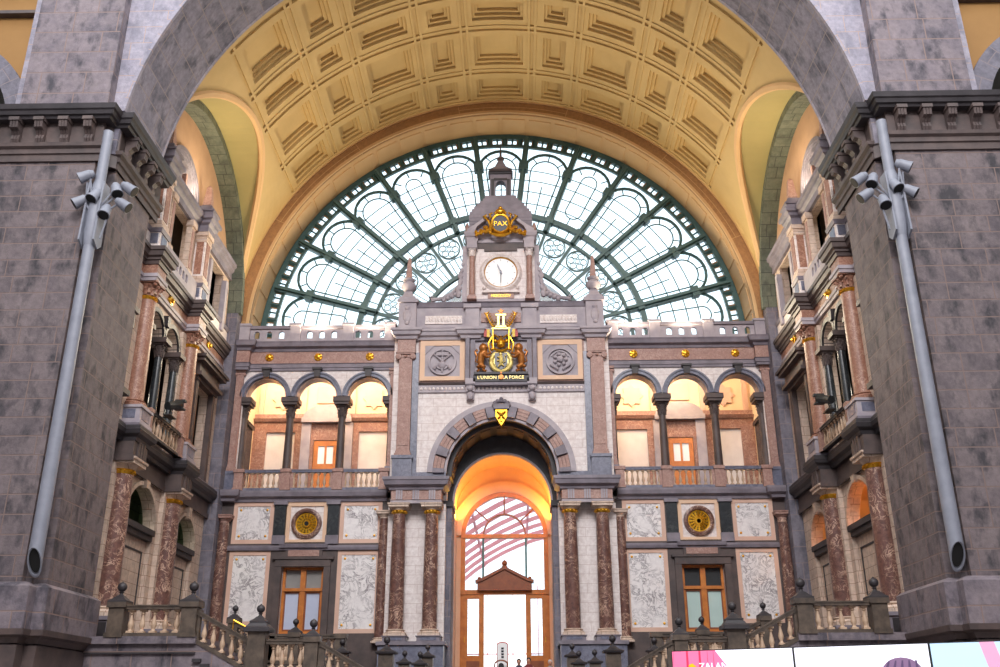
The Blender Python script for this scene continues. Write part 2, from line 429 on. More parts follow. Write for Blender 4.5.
def balustrade(name,label,p0,p1,h,mats,posts,nb,rail_h=.12,plinth_h=.12,w=.28,br=.085,group=None,balls=(),post_w=None,postmat=None,railmat=None,extra=0,post_down=0,skip=()):
    """p0,p1=(x,y,zbase); sloped when z differs. posts=fractions; nb=balusters per gap"""
    P0=Vector(p0);P1=Vector(p1); D=P1-P0; L=math.hypot(D.x,D.y); u=Vector((D.x/L,D.y/L,0)); ang=math.atan2(D.y,D.x)
    t=Thing(name,label,'balustrade',tuple(P0),group)
    railmat=railmat or mats[0]; postmat=postmat or mats[0]
    def bar(z0,z1,ww,e=0):
        m=MB(); n=Vector((-u.y,u.x,0))*ww/2
        i=[]
        for P,sg in((P0,-1),(P1,1)):
            Q=P+u*e*sg
            for zz in(z0,z1):
                for s in(-1,1): q=Q+n*s; m.v.append((q.x,q.y,q.z+zz)); i.append(len(m.v)-1)
        for q in ((0,1,3,2),(4,6,7,5),(0,4,5,1),(2,3,7,6),(0,2,6,4),(1,5,7,3)): m.F(*[i[k] for k in q])
        return m
    t.part('plinth',bar(-extra,plinth_h,w),mats[0])
    rl=bar(h-rail_h,h,w*1.15,.0); r2=bar(h-rail_h*.35,h,w*1.35); 
    o=len(rl.v); rl.v+=r2.v; rl.f+=[tuple(k+o for k in f) for f in r2.f]; rl.mi+=r2.mi
    t.part('handrail',rl,railmat)
    pw=post_w or w*1.3
    for k,f in enumerate(posts):
        if k in skip: continue
        P=P0+D*f
        ph=h+(.06 if k in balls else 0)
        m=MB(); c=(P.x,P.y,P.z); m.box(c[0]-pw/2,c[0]+pw/2,c[1]-pw/2,c[1]+pw/2,c[2]-post_down,c[2]+ph-rail_h); m.box(c[0]-pw*.62,c[0]+pw*.62,c[1]-pw*.62,c[1]+pw*.62,c[2]+ph-rail_h,c[2]+ph+.02); m.box(c[0]-pw*.58,c[0]+pw*.58,c[1]-pw*.58,c[1]+pw*.58,c[2]-post_down,c[2]+plinth_h-post_down)
        po=t.part('post',m,postmat)
        if k in balls:
            me=get(('fin',round(pw,2),'dkf'),lambda:finial_mesh(pw*1.05,'dark'))
            b=link('ball_finial',me,po,tuple(Vector((c[0],c[1],c[2]+ph+.02))-P0))
    bh=h-rail_h-plinth_h
    me=get(('bal',round(bh,2),br,mats[1]),lambda:baluster_mesh(bh,br,mats[1]))
    fs=sorted(posts)
    for a,b in zip(fs,fs[1:]):
        hw=pw/2/L; a2=a+hw; b2=b-hw
        for k in range(nb):
            f=a2+(b2-a2)*(k+.5)/nb; P=P0+D*f
            t.inst('baluster',me,(P.x,P.y,P.z+plinth_h),rot=(0,0,ang))
    return t
# ================================================================ SETTING
VC=19.8; VR=13.5
# ---- floor, landing, station platform floor beyond the arch
struct('floor',MB().box(-30,30,-14,45.0,-.3,0),'floor')
struct('trim_1',MB().box(-2.6,2.6,42.6,49.3,0,2.12).box(-13,13,43.4,45,0,2.1),'dark')
struct('trim_0',MB().box(-5.3,5.3,36.6,43.4,0,2.1),'dark')
struct('floor_platform',MB().box(-30,40,49.3,130,2.2,3.0),'platform')

# ---- rear wall with every opening cut through it
def loggia_hole(s):
    top=[]
    for c in (6.60,9.14,11.66):
        top.append([(c+1.02*cos(R(180-180*k/16)),16.25+1.02*sin(R(180*k/16))) for k in range(17)])
    pts=[(5.5,11.45)]+[p for L in top for p in L]+[(12.76,11.45)]
    pts=[(5.5,11.45),(5.5,16.25)]+[p for L in top for p in L]+[(12.76,16.25),(12.76,11.45)]
    return [(s*a,z) for a,z in pts]
WIN=[(s*9.17,.97,5.05,8.0) for s in(-1,1)]
holes=[arch_poly(0,2.62,.05,12.25,24)]+[loggia_hole(s) for s in(-1,1)]+[rect(c-w,c+w,a,b) for c,w,a,b in WIN]+[circ(s*9.12,9.97,.52,20) for s in(-1,1)]
struct('wall_back',MB().prism(rect(-13.25,13.25,0,19.05),45.0,45.7,holes),'pink')
struct('wall_back_sill',MB().box(-15,15,46.9,47.3,19.0,19.7),'grey')
# soffit arch round the lunette (panelled), and the radial-jointed brown face
m=MB(); m.arc(0,19.7,12.85,13.3,45.0,47.2,-4,184,90); struct('trim_2',m,'vaultc')
m=MB()
for k in range(28):
    a=-2+184/28*k; m.arc(0,19.7,12.80,12.86,45.35,46.75,a+.5,a+6.1,5)
struct('trim_3',m,'vaultc')
m=MB(); m.arc(0,19.75,12.83,13.62,44.82,45.02,-4,184,90); struct('trim_4',m,'vaultb')
m=MB(); m.arc(0,19.75,12.80,12.95,44.74,44.84,-4,184,90); m.arc(0,19.75,13.5,13.62,44.72,44.84,-4,184,90); struct('trim_5',m,'vaultc')
# rear wall block above the vault line, closes the shell
struct('wall_back_spandrel',MB().prism([(-17,19),(-13.4,19)]+list(reversed(circ(0,19.75,13.4,60,0,180)))+[(13.4,19),(17,19),(17,36),(-17,36)],45.0,45.5),'tymp')

# ---- coffered barrel vault
PENY,PENZ,PENR=37.6,20.4,6.85
def tband(c): return [(c-1.5,'r'),(c-.55,'g'),(c+.55,'r'),(c+1.5,'cell')]
bands=[7.2,17.0,31.0,41.3,55.0]
tl=[(-b) for b in reversed(bands)]+bands
# breakpoints in theta with class of the following interval
TH=[];
for i,c in enumerate(tl):
    TH+= [(c-.95,'r',0),(c-.4,'g',0),(c+.4,'r',0)]
    if i<len(tl)-1:
        w=tl[i+1]-c; mg=1.9 if w>12 else 2.45; a=c+mg; b=tl[i+1]-mg; st=[.0,.6,1.2]
        TH.append((c+.95,'t',0))
        for k,s_ in enumerate(st): TH.append((a+s_,'c',k))
        n=max(1,int((b-a-2*st[-1])/1.6))
        for q in range(1,n): TH.append((a+st[-1]+(b-a-2*st[-1])*q/n,'c',2))
        for k in (1,0): TH.append((b-st[k+1],'c',k))
        TH.append((b,'t',0))
    else: TH.append((c+1.5,'end',0))
TH.insert(0,(-56.5,'r',0))
YB=[44.75,42.15,38.72,36.22,32.85]
YS=[]
edges=[31.9]+sorted(YB)
ys=sorted(YB)
YS.append((31.9,'r',0)); 
for i,c in enumerate(ys):
    if i<len(ys)-1:
        YS+=[(c-.26,'r',0),(c-.11,'g',0),(c+.11,'r',0),(c+.26,'t',0)]
        mg=.56 if ys[i+1]-c>3 else .62; a=c+mg; b=ys[i+1]-mg; 
        if i==len(ys)-2: b=44.35
        st=[0,.17,.34]
        for k,s_ in enumerate(st): YS.append((a+s_,'c',k))
        for k in (1,0): YS.append((b-st[k+1],'c',k))
        YS.append((b,'t',0))
    else: YS+=[(44.55,'r',0),(44.9,'end',0)]
def hgt(A,B):
    (ca,ka),(cb,kb)=A,B
    if 'r' in (ca,cb): return 0
    if ca=='g' or cb=='g': return .09
    if ca=='c' and cb=='c': return .05+.14*(min(ka,kb)+1)
    return .05
m=MB()
def vp(t,y,h): return ((VR+h)*sin(R(t)),y,VC+(VR+h)*cos(R(t)))
nT=len(TH)-1; nY=len(YS)-1
H=[[hgt(TH[i][1:],YS[j][1:]) for j in range(nY)] for i in range(nT)]
def quad(p): 
    i=[m.V(*q) for q in p]; m.F(*i)
for i in range(nT):
    t0,t1=TH[i][0],TH[i+1][0]
    for j in range(nY):
        y0,y1=YS[j][0],YS[j+1][0]; h=H[i][j]
        quad((vp(t0,y0,h),vp(t1,y0,h),vp(t1,y1,h),vp(t0,y1,h)))
        if i+1<nT and H[i+1][j]!=h: quad((vp(t1,y0,h),vp(t1,y0,H[i+1][j]),vp(t1,y1,H[i+1][j]),vp(t1,y1,h)))
        if j+1<nY and H[i][j+1]!=h: quad((vp(t0,y1,h),vp(t1,y1,h),vp(t1,y1,H[i][j+1]),vp(t0,y1,H[i][j+1])))
# plain haunches running down to the groins
def zpen(y):
    q=PENR**2-(y-PENY)**2
    return PENZ+math.sqrt(q) if q>0 else None
def tg(y):
    z=zpen(y)
    if z is None or z<VC: return 91.0
    return min(91.0,math.degrees(math.acos(min(1,(z-VC)/VR))))
ysamp=[31.9+13.0*k/104 for k in range(105)]
for s in(-1,1):
    for y0,y1 in zip(ysamp,ysamp[1:]):
        a,b=tg(y0),tg(y1); n=8
        for k in range(n):
            f0,f1=k/n,(k+1)/n; e=56.45
            quad((vp(s*(e+(a-e)*f0),y0,0),vp(s*(e+(a-e)*f1),y0,0),vp(s*(e+(b-e)*f1),y1,0),vp(s*(e+(b-e)*f0),y1,0)))
struct('ceiling',m,'vault')
for s in(-1,1):
    m=MB(); N=48; prev=None
    for k in range(N+1):
        ph=R(2+176*k/N); y=PENY+PENR*cos(ph); z=PENZ+PENR*sin(ph)
        xg=math.sqrt(max(VR**2-(z-VC)**2,0)); cur=[m.V(s*(13.2+(min(xg,13.2)-13.2)*q/6),y,z) for q in range(7)]
        if prev:
            for q in range(6): m.F(prev[q],prev[q+1],cur[q+1],cur[q])
        prev=cur
    struct('ceiling_'+SIDEN[s],m,'vaultw')
    pts=[]
    for k in range(49):
        ph=R(4+172*k/48); y=PENY+PENR*cos(ph); z=PENZ+PENR*sin(ph); xg=math.sqrt(max(VR**2-(z-VC)**2,0)); pts.append((s*xg,y,z))
    struct('trim_%d'%(6 if s<0 else 7),MB().tube(pts,.17,6),'vaultc')
    # deep green-grey wall arch, wall beneath
    m=MB(SIDE(s)); m.arc(PENY,PENZ,6.5,6.87,13.05,14.4,0,180,48); struct('trim_%d'%(8 if s<0 else 9),m,'green')

# ---- side walls (three storeys). a = Y, d = |X|
def side_shell(s):
    S=SIDEW(s)
    niches=[arch_poly(36.4,1.55,8.35,8.36,16),arch_poly(41.55,1.35,8.35,8.36,16)]
    low=[arch_poly(36.4,1.55,4.3,8.35,16),arch_poly(41.55,1.35,4.3,8.35,16)]
    arcade=[[(34.55,11.6)]+[(35.45+.82*cos(R(180-180*k/12)),15.95+.82*sin(R(180*k/12))) for k in range(13)]+[(37.3+.82*cos(R(180-180*k/12)),15.95+.82*sin(R(180*k/12))) for k in range(13)]+[(38.15,11.6)]]
    up=[rect(34.9,38.0,19.6,22.1),arch_poly(36.4,1.55,22.75,22.76,16)]
    doorh=[rect(40.55,42.75,11.6,15.6),rect(40.4,43.0,18.95,22.0)]
    struct('wall_'+SIDEN[s],MB(S).prism(rect(31.2,45.2,0,23.0),14.2,14.6,low+arcade+up[:1]+doorh),'cream')
    # plaster tympanum under the green arch
    struct('trim_%d'%(10 if s<0 else 11),MB(S).prism([(31.1,22.9)]+list(reversed(circ(PENY,PENZ,6.5,40,22.6,157.4)))+[(44.0,22.9)],14.3,14.6,[arch_poly(36.4,2.0,22.95,22.96,16)]),'tymp')
    # niche backs with framed panels and a dark impost shelf
    m=MB(S)
    m.box(31.5,44.6,15.0,15.3,0,8.3)
    for c,w in((36.4,1.9),(41.55,1.7)):
        m.box(c-w+.36,c+w-.36,14.38,15.1,0,8.0)
    struct('trim_%d'%(12 if s<0 else 13),m,'cream')
    m=MB(S)
    for c,w in((36.4,1.55),(41.55,1.35)):
        m.box(c-w,c+w,14.16,15.2,8.0,8.2); m.box(c-w,c+w,14.06,15.2,8.2,8.42)
        for q in(-1,1):
            m.box(c+q*(w-.36)-.035,c+q*(w-.36)+.035,14.35,14.38,4.6,7.55)
        m.box(c-w+.32,c+w-.32,14.35,14.38,7.5,7.57)
    struct('trim_%d'%(14 if s<0 else 15),m,'dark')
    # passage behind the niches
    struct('wall_%s_passage'%SIDEN[s],MB(S).box(33,45,17.6,17.8,8,11.3).box(33,45,14.6,17.8,10.9,11.1).box(33,33.1,14.6,17.8,8,11).box(45,45.1,14.6,17.8,8,11).box(33,45,15.3,17.8,8.0,8.2),'green' if s<0 else 'ceilw')
    # gallery room (tier two) and attic room (tier three)
    struct('wall_%s_gallery'%SIDEN[s],MB(S).box(33,45,17.2,17.4,11.1,27).box(33,45,14.6,17.4,11.2,11.4).box(33,45,14.6,17.4,18.2,18.4).box(33,33.1,14.6,17.4,11,27).box(45,45.1,14.6,17.4,11,27).box(33,45,14.6,17.4,26.6,26.8),'brownst')
for s in(-1,1): side_shell(s)

# ---- corner piers of grey ashlar under the green arches
for s in(-1,1):
    m=MB(sx=-s); m.prismz([(-14.5,44.1),(-13.2,44.1),(-13.2,45.1),(-14.5,45.1)],0,20.5)
    m.prismz([(-14.5,31.0),(-13.2,31.0),(-13.2,32.0),(-14.5,32.0)],0,20.5)
    struct('trim_%d'%(16 if s<0 else 17),m,'pierside')

# ---- foreground piers, great arch
for s in(-1,1):
    m=MB(sx=-s)
    plan=[(-13.15,32.0),(-13.15,28.75),(-13.42,28.75),(-13.42,28.4),(-13.62,28.4),(-13.62,28.15),(-20.5,28.15),(-20.5,32.0)]
    m.prismz(plan,0,19.4)
    struct('wall_front_'+SIDEN[s],m,'pierlow')
    m=MB(sx=-s)   # upper pier above the cornice
    m.prismz([(-13.45,28.4),(-13.45,27.95),(-16.55,27.95),(-16.55,31.5),(-14.5,31.5),(-14.5,28.4)],21.4,37)
    struct('wall_front_upper_'+SIDEN[s],m,'pier')
    struct('trim_0',MB(sx=-s).prismz([(-13.1,32.3),(-13.1,28.6),(-13.5,28.3),(-13.8,28.2),(-20.5,28.2),(-20.5,32.3)],19.3,21.2),'brownst')
# arch ring (soffit) and spandrels
m=MB(); m.arc(0,19.8,13.15,13.5,28.45,32.0,0,180,72); struct('trim_18',m,'pierarch')
m=MB(); m.arc(0,19.8,13.13,13.22,31.92,32.06,6,174,72); m.arc(0,19.8,13.12,13.26,28.36,28.5,7.5,172.5,72); struct('trim_19',m,'pier2')
m=MB()
m.prism([(-17,21.45)]+list(reversed(circ(0,19.8,13.2,72,7.2,172.8)))+[(17,21.45),(17,37),(-17,37)],28.4,28.7); struct('wall_front',m,'pier2')

# crossing hall round the camera: unseen side and rear walls, added to block low sky light, open above
m=MB(); m.box(26,26.6,-24,30.9,0,32).box(-26.6,-26,-24,30.9,0,32); struct('wall_crossing_sides',m,'pier')
struct('wall_crossing_rear',MB().box(-26.6,26.6,-24.6,-24,0,32),'pier')
# neighbouring aisles glimpsed past the piers
for s in(-1,1):
    S=FAC
    m=MB(); m.prism([(s*a,z) for a,z in rect(16.2,27,18.5,40)],31,31.3,[[(s*a,z) for a,z in arch_poly(22.3,3.6,19,22.6,24)]])
    struct('wall_aisle_'+SIDEN[s],m,'aisle')
    m=MB(); m.arc(s*22.3,22.6,3.55,4.35,30.8,31.5,0,180,30); m.box(s*22.3-4.35,s*22.3-3.55,30.8,31.5,19,22.6); m.box(s*22.3+3.55,s*22.3+4.35,30.8,31.5,19,22.6); struct('trim_%d'%(20 if s<0 else 21),m,'pierside')
    m=MB(); m.box(s*16.2,s*27,30.7,31,27.9,28.05); m.box(s*16.2,s*27,30.6,31,29.3,29.5); m.box(s*16.2,s*27,30.7,31,30.3,30.4); struct('trim_%d'%(22 if s<0 else 23),m,'brownst')
    m=MB(); m.box(s*16.3,s*29,35,35.2,15,31); struct('wall_aisle_shade_sheet_'+SIDEN[s],m,'black')  # black sheet standing for the shade in the aisle behind the arch

# ---- pier cornices with console brackets (plan path in left-hand coordinates; travel keeps the hall on the right)
for s in(-1,1):
    T=Thing('pier_cornice','dark console-bracketed cornice wrapping the '+('left' if s<0 else 'right')+' foreground pier','cornice',(s*13.6,28.2,19.3))
    path=[(-21,28.15),(-13.55,28.15),(-13.55,28.75),(-13.15,28.75),(-13.15,32.6)]
    m=MB(sx=-s); prof=[(0,20.84),(.34,20.84),(.38,20.93),(.46,20.95),(.5,21.08),(.56,21.12),(.6,21.3),(0,21.34)]
    m.mould(path,prof); T.part('cornice_slab',m,'dark')
    m=MB(sx=-s); m.mould(path,[(0,19.3),(.08,19.3),(.08,19.55),(.14,19.58),(.14,19.75),(.24,19.82),(.26,19.95),(0,19.98)]); m.mould(path,[(0,19.98),(.05,19.98),(.05,20.9),(0,20.9)]); T.part('architrave_moulding',m,'brownst')
    def bracket(x,y,dx,dy):
        b=MB(sx=-s); nx,ny=dx,dy; tx,ty=-ny,nx
        for q in(-.1,0,.1):
            pr=[(0.05,20.02),(.16,20.0),(.22,20.14),(.18,20.3),(.28,20.42),(.42,20.48),(.46,20.72),(.05,20.72)]
            A=[b.W(x+nx*o+tx*(q-.042),y+ny*o+ty*(q-.042),z) for o,z in pr]; B=[b.W(x+nx*o+tx*(q+.042),y+ny*o+ty*(q+.042),z) for o,z in pr]
            b.F(*A); b.F(*reversed(B))
            for k in range(len(pr)): j=(k+1)%len(pr); b.F(A[k],A[j],B[j],B[k])
        pr=[(0.05,20.72),(.5,20.72),(.5,20.85),(.05,20.85)]
        A=[b.W(x+nx*o-tx*.18,y+ny*o-ty*.18,z) for o,z in pr]; B=[b.W(x+nx*o+tx*.18,y+ny*o+ty*.18,z) for o,z in pr]
        b.F(*A); b.F(*reversed(B))
        for k in range(4): j=(k+1)%4; b.F(A[k],A[j],B[j],B[k])
        return b
    for x in(-13.92,-14.77,-15.62,-16.47,-17.32,-18.17): T.part('console_bracket',bracket(x,28.15,0,-1),'brownst')
    for y in(29.2,30.0,30.8,31.6): T.part('console_bracket',bracket(-13.15,y,1,0),'brownst')
    # battered plinth of the pier
    m=MB(sx=-s)
    pl=[(-20.5,28.15),(-13.5,28.15),(-13.5,28.6),(-13.15,28.6),(-13.15,32.05)]
    m.mould(pl,[(0,3.9),(.28,3.9),(.28,5.1),(.12,5.2),(0,5.25)]); struct('trim_%d'%(24 if s<0 else 25),m,'pier')
    m=MB(sx=-s); m.mould(pl,[(0,3.55),(.1,3.55),(.18,3.7),(.34,3.76),(.36,3.92),(0,3.95)]); m.mould(pl,[(0,0),(.12,0),(.12,3.5),(0,3.5)]); struct('trim_%d'%(26 if s<0 else 27),m,'brownst')

# ---- continuous entablatures: left wall, rear wall, right wall
def wallpath(s_in,dpt,cols,hw,out,y0=32.0,y1=44.1):
    p=[(-dpt,y0)]
    for c in cols: p+=[(-dpt,c-hw),(-out,c-hw),(-out,c+hw),(-dpt,c+hw)]
    p.append((-dpt,y1)); return p
CL=[33.8,39.0]
for s in(-1,1):
    k=28 if s<0 else 40
    sd=-s
    # tier one: architrave, frieze, gallery slab
    p=wallpath(s,13.65,CL,.6,13.0)
    m=MB(sx=sd); m.mould(p,[(0,10.1),(.08,10.1),(.08,10.3),(0,10.3)]); m.mould(p,[(-.25,10.3),(.02,10.3),(.02,10.85),(-.25,10.85)]); struct('trim_0',m,'brownst')
    p2=wallpath(s,13.5,CL,.6,12.98)
    m=MB(sx=sd); m.mould(p2,[(-.4,10.82),(.05,10.82),(.08,10.95),(.22,11.05),(.26,11.2),(.22,11.24),(.22,11.36),(-.4,11.4)]); struct('trim_0',m,'dark')
    m=MB(sx=sd); m.mould(p2,[(-.3,11.38),(.1,11.38),(.1,11.48),(-.3,11.48)]); struct('trim_0',m,'grey')
    # tier two
    p=wallpath(s,13.65,CL,.48,13.1)
    m=MB(sx=sd); m.mould(p,[(-.2,17.22),(.02,17.22),(.04,17.34),(.08,17.36),(.08,17.5),(-.2,17.5)]); struct('trim_0',m,'greyl')
    m=MB(sx=sd); m.mould(p,[(-.2,17.5),(0,17.5),(0,17.92),(-.2,17.92)]); struct('trim_0',m,'redo')
    m=MB(sx=sd); m.mould(p,[(-.2,17.9),(.05,17.9),(.08,18.04),(.14,18.06),(.14,18.14),(.24,18.2),(.27,18.38),(.32,18.4),(.32,18.56),(-.2,18.6)]); struct('trim_0',m,'brownst')
    m=MB(sx=sd); m.mould(wallpath(s,13.62,CL,.42,13.2),[(-.2,18.58),(.05,18.58),(.05,18.72),(0,18.76),(0,19.36),(-.2,19.36)]); struct('trim_0',m,'pink')
    m=MB(sx=sd); m.mould(wallpath(s,13.62,CL,.42,13.2),[(-.2,19.34),(.05,19.34),(.08,19.44),(.1,19.5),(-.2,19.52)]); struct('trim_0',m,'grey')
    # tier three cornice
    p=wallpath(s,13.65,CL,.4,13.25)
    m=MB(sx=sd); m.mould(p,[(-.1,22.1),(.04,22.1),(.04,22.4),(.08,22.44),(.16,22.5),(.18,22.62),(.28,22.68),(.3,22.84),(-.7,22.9)]); struct('trim_0',m,'grey')
# rear wall: gallery slab, architrave, frieze, cornice with breaks for the centre bay
def bp(side_y,out_y,hx=5.42,ends=True):
    p=[(-13.2,side_y-.25),(-12.75,side_y-.25),(-12.75,side_y)] if ends else [(-13.2,side_y)]
    p+=[(-hx,side_y),(-hx,out_y)]
    return p
def wing(s,prof,y,inner,outer=13.2,pil=True,mat='grey',name='trim_60'):
    m=MB(sx=-s); p=[(-outer,y)]
    if pil: p=[(-outer,y-.28),(-12.62,y-.28),(-12.62,y)]
    p.append((-inner,y)); m.mould(p,prof); return struct(name,m,mat)
n=60
for s in(-1,1):
    wing(s,[(-.3,11.0),(.05,11.0),(.08,11.12),(.26,11.22),(.3,11.4),(.3,11.5),(-.6,11.52)],44.85,5.42,mat='grey',name='trim_%d'%n); n+=1
    wing(s,[(0,17.6),(.06,17.6),(.06,17.72),(.1,17.74),(.1,17.92),(.14,17.96),(0,17.98)],44.98,5.3,mat='grey',name='trim_%d'%n); n+=1
    wing(s,[(0,17.98),(.07,17.98),(.07,18.62),(0,18.62)],44.98,5.3,mat='redl',name='trim_%d'%n); n+=1
    wing(s,[(-.1,18.6),(.12,18.6),(.16,18.72),(.34,18.8),(.38,18.96),(.42,19.05),(-1.8,19.08)],44.98,5.3,mat='grey',name='trim_%d'%n); n+=1
    # lower cladding of brown-grey stone with openings for marble panels
    X=lambda a,b,z0,z1:[(s*a,z0),(s*b,z0),(s*b,z1),(s*a,z1)]
    hl=[X(10.72,12.64,9.06,11.0),X(5.62,7.6,9.06,11.0),X(8.2,10.12,9.12,11.0),X(10.72,12.64,5.4,8.72),X(5.62,7.6,5.05,8.72),X(8.2,10.14,5.05,8.0)]
    m=MB(); m.prism(X(5.3,13.2,2,11.05),44.86,45.0,hl); struct('trim_%d'%n,m,'brownst'); n+=1
    # string course and window surround
    m=MB(sx=-s); m.mould([(-12.95,44.86),(-5.32,44.86)],[(0,8.74),(.1,8.74),(.14,8.86),(.14,8.95),(0,8.98)]); m.mould([(-10.3,44.84),(-8.05,44.84)],[(0,8.8),(.2,8.84),(.24,9.0),(0,9.04)])
    struct('trim_%d'%n,m,'grey'); n+=1
    m=MB(); c=s*9.17
    m.box(c-1.28,c-.98,44.74,44.9,5.0,7.99); m.box(c+.98,c+1.28,44.74,44.9,5.0,7.99); m.box(c-1.28,c+1.28,44.72,44.9,8.0,8.31); m.box(c-1.42,c+1.42,44.66,44.9,8.32,8.42)
    m.box(c-.85,c+.85,44.78,44.9,8.42,8.78)
    struct('trim_%d'%n,m,'brownst'); n+=1
    m=MB(); m.box(c-.72,c+.72,44.75,44.8,8.46,8.74); struct('trim_%d'%n,m,'redl'); n+=1
    # dark marble pilasters beside the round grille
    m=MB(); 
    for a,b in((10.14,10.66),(7.65,8.17)): m.box(s*a,s*b,44.76,44.9,9.4,10.85); 
    struct('trim_%d'%n,m,'blackm'); n+=1
    m=MB()
    for a,b in((10.1,10.7),(7.61,8.21)): m.box(s*a,s*b,44.72,44.9,9.02,9.42); m.box(s*(a-.03),s*(b+.03),44.68,44.9,10.85,11.02)
    struct('trim_%d'%n,m,'grey'); n+=1
    # archivolts of the three gallery arches with keystones
    m=MB()
    for cx in (6.60,9.14,11.66):
        m.arc(s*cx,16.25,1.02,1.22,44.86,45.02,0,180,24); m.arc(s*cx,16.25,1.17,1.25,44.8,45.02,0,180,24); m.arc(s*cx,16.25,.98,1.03,45.0,45.7,0,180,24)
    struct('trim_%d'%n,m,'bluem'); n+=1
    m=MB()
    for cx in (6.60,9.14,11.66): m.prism([(s*cx-.13,17.22),(s*cx+.13,17.22),(s*cx+.19,17.62),(s*cx-.19,17.62)],44.72,45.0); m.box(s*cx-.24,s*cx+.24,44.66,45,17.6,17.7)
    struct('trim_%d'%n,m,'dark'); n+=1
    # attic balustrade of pierced stone
    hs=[]
    for cen in(11.72,9.05,6.6):
        for q in(-.62,0,.62): hs.append([(s*a,z) for a,z in arch_poly(cen+q,.14,19.3,19.55,8)])
    m=MB(); m.prism([(s*a,z) for a,z in rect(5.4,13.2,19.05,19.82)],44.85,45.0,hs)
    tt=single('attic_parapet','pierced grey stone parapet in front of the '+('left' if s<0 else 'right')+' half of the great lunette window','parapet',m,'greyl',(s*9.3,44.95,19.05))
    m=MB(); m.box(s*5.4,s*13.2,44.75,45.1,19.8,19.96); tt2=link('coping',m.mesh('coping','grey',off=(s*9.3,44.95,19.05)),tt)
    for a in(12.95,10.38,7.7,5.6):
        m=MB(); m.box(s*a-.26,s*a+.26,44.7,45.12,19.06,20.02); m.box(s*a-.32,s*a+.32,44.64,45.16,19.94,20.06); link('post',m.mesh('post','greyl',off=(s*9.3,44.95,19.05)),tt)

# ---- gallery rooms behind the three arches
for s in(-1,1):
    X=lambda a,b,z0,z1:[(s*a,z0),(s*b,z0),(s*b,z1),(s*a,z1)]
    m=MB(); m.box(s*5.3,s*13.15,48.5,48.7,11.3,18.95); struct('wall_gallery_rear_'+SIDEN[s],m,'ceilw')
    m=MB(); m.box(s*13.05,s*13.3,45.7,48.7,11.3,19); m.box(s*5.2,s*5.4,45.7,48.7,11.3,19); struct('wall_gallery_ends_'+SIDEN[s],m,'ceilw')
    m=MB(); m.box(s*5.2,s*13.3,45.0,48.7,11.2,11.45); struct('floor_gallery_'+SIDEN[s],m,'grey')
    m=MB(); m.box(s*5.2,s*13.3,45.6,48.7,18.6,18.8); struct('ceiling_gallery_'+SIDEN[s],m,'ceilw')
    # lower wainscot frame in brown marble, entablature shelf
    m=MB(); m.prism(X(5.4,13.05,11.45,16.0),48.3,48.5,[X(10.85,12.35,11.6,15.4),X(5.9,7.5,11.6,15.4),X(8.55,9.85,11.46,14.95)]); struct('trim_%d'%n,m,'redo'); n+=1
    m=MB(); m.box(s*10.85,s*12.35,48.42,48.5,11.6,15.4); m.box(s*5.9,s*7.5,48.42,48.5,11.6,15.4); struct('trim_%d'%n,m,'pale'); n+=1
    m=MB(sx=-s); m.mould([(-13.05,48.35),(-5.4,48.35)],[(0,15.9),(.15,15.95),(.25,16.1),(0,16.12)]); m.box(s*5.4,s*13.05,48.36,48.5,16.1,16.4); struct('trim_%d'%n,m,'redl'); n+=1
    # pilasters framing the gallery wall, segmental pediment over the door
    m=MB()
    for a in(10.25,8.05): m.box(s*a-.24,s*a+.24,48.15,48.35,11.45,15.85)
    m.box(s*9.2-1.3,s*9.2+1.3,48.0,48.4,15.86,16.12)
    m.prism([(s*9.2-1.25,16.12)]+[(s*9.2-1.25*cos(R(k*18)),16.12+.72*sin(R(k*18))) for k in range(1,10)]+[(s*9.2+1.25,16.12)],48.1,48.4)
    struct('trim_%d'%n,m,'greyl'); n+=1
    # ceiling-cove star panels
    m=MB()
    for a in(11.6,6.8):
        st=[]
        for k in range(16):
            r_=(.62 if k%2==0 else .45); st.append((s*a+r_*cos(R(22.5*k)),17.25+r_*sin(R(22.5*k))))
        m.prism(st,48.4,48.5)
    m.box(s*9.2-.62,s*9.2+.62,48.4,48.5,17.0,17.9)
    for a in(10.5,7.9,12.75,5.6): m.box(s*a-.13,s*a+.13,48.35,48.5,16.4,18.6)
    struct('trim_%d'%n,m,'salmon'); n+=1
    m=MB(SIDE(s)); m.box(46.2,48.0,13.0,13.06,11.5,15.4); m.box(46.2,48.0,12.9,13.06,15.4,15.6); struct('trim_%d'%n,m,'blackm'); n+=1
    # orange wooden door with white panes
    d=struct('door_%d'%(1 if s<0 else 2),MB().prism(X(8.57,9.83,11.46,14.93),48.34,48.48,[X(8.8,9.15,13.7,14.65),X(9.25,9.6,13.7,14.65)]),'wood')
    strpart('pane',d,MB().box(s*8.8,s*9.15,48.4,48.43,13.7,14.65).box(s*9.25,s*9.6,48.4,48.43,13.7,14.65),'white')
    strpart('door_panel',d,MB().box(s*8.72,s*9.12,48.3,48.36,11.7,13.4).box(s*9.28,s*9.68,48.3,48.36,11.7,13.4),'wood')

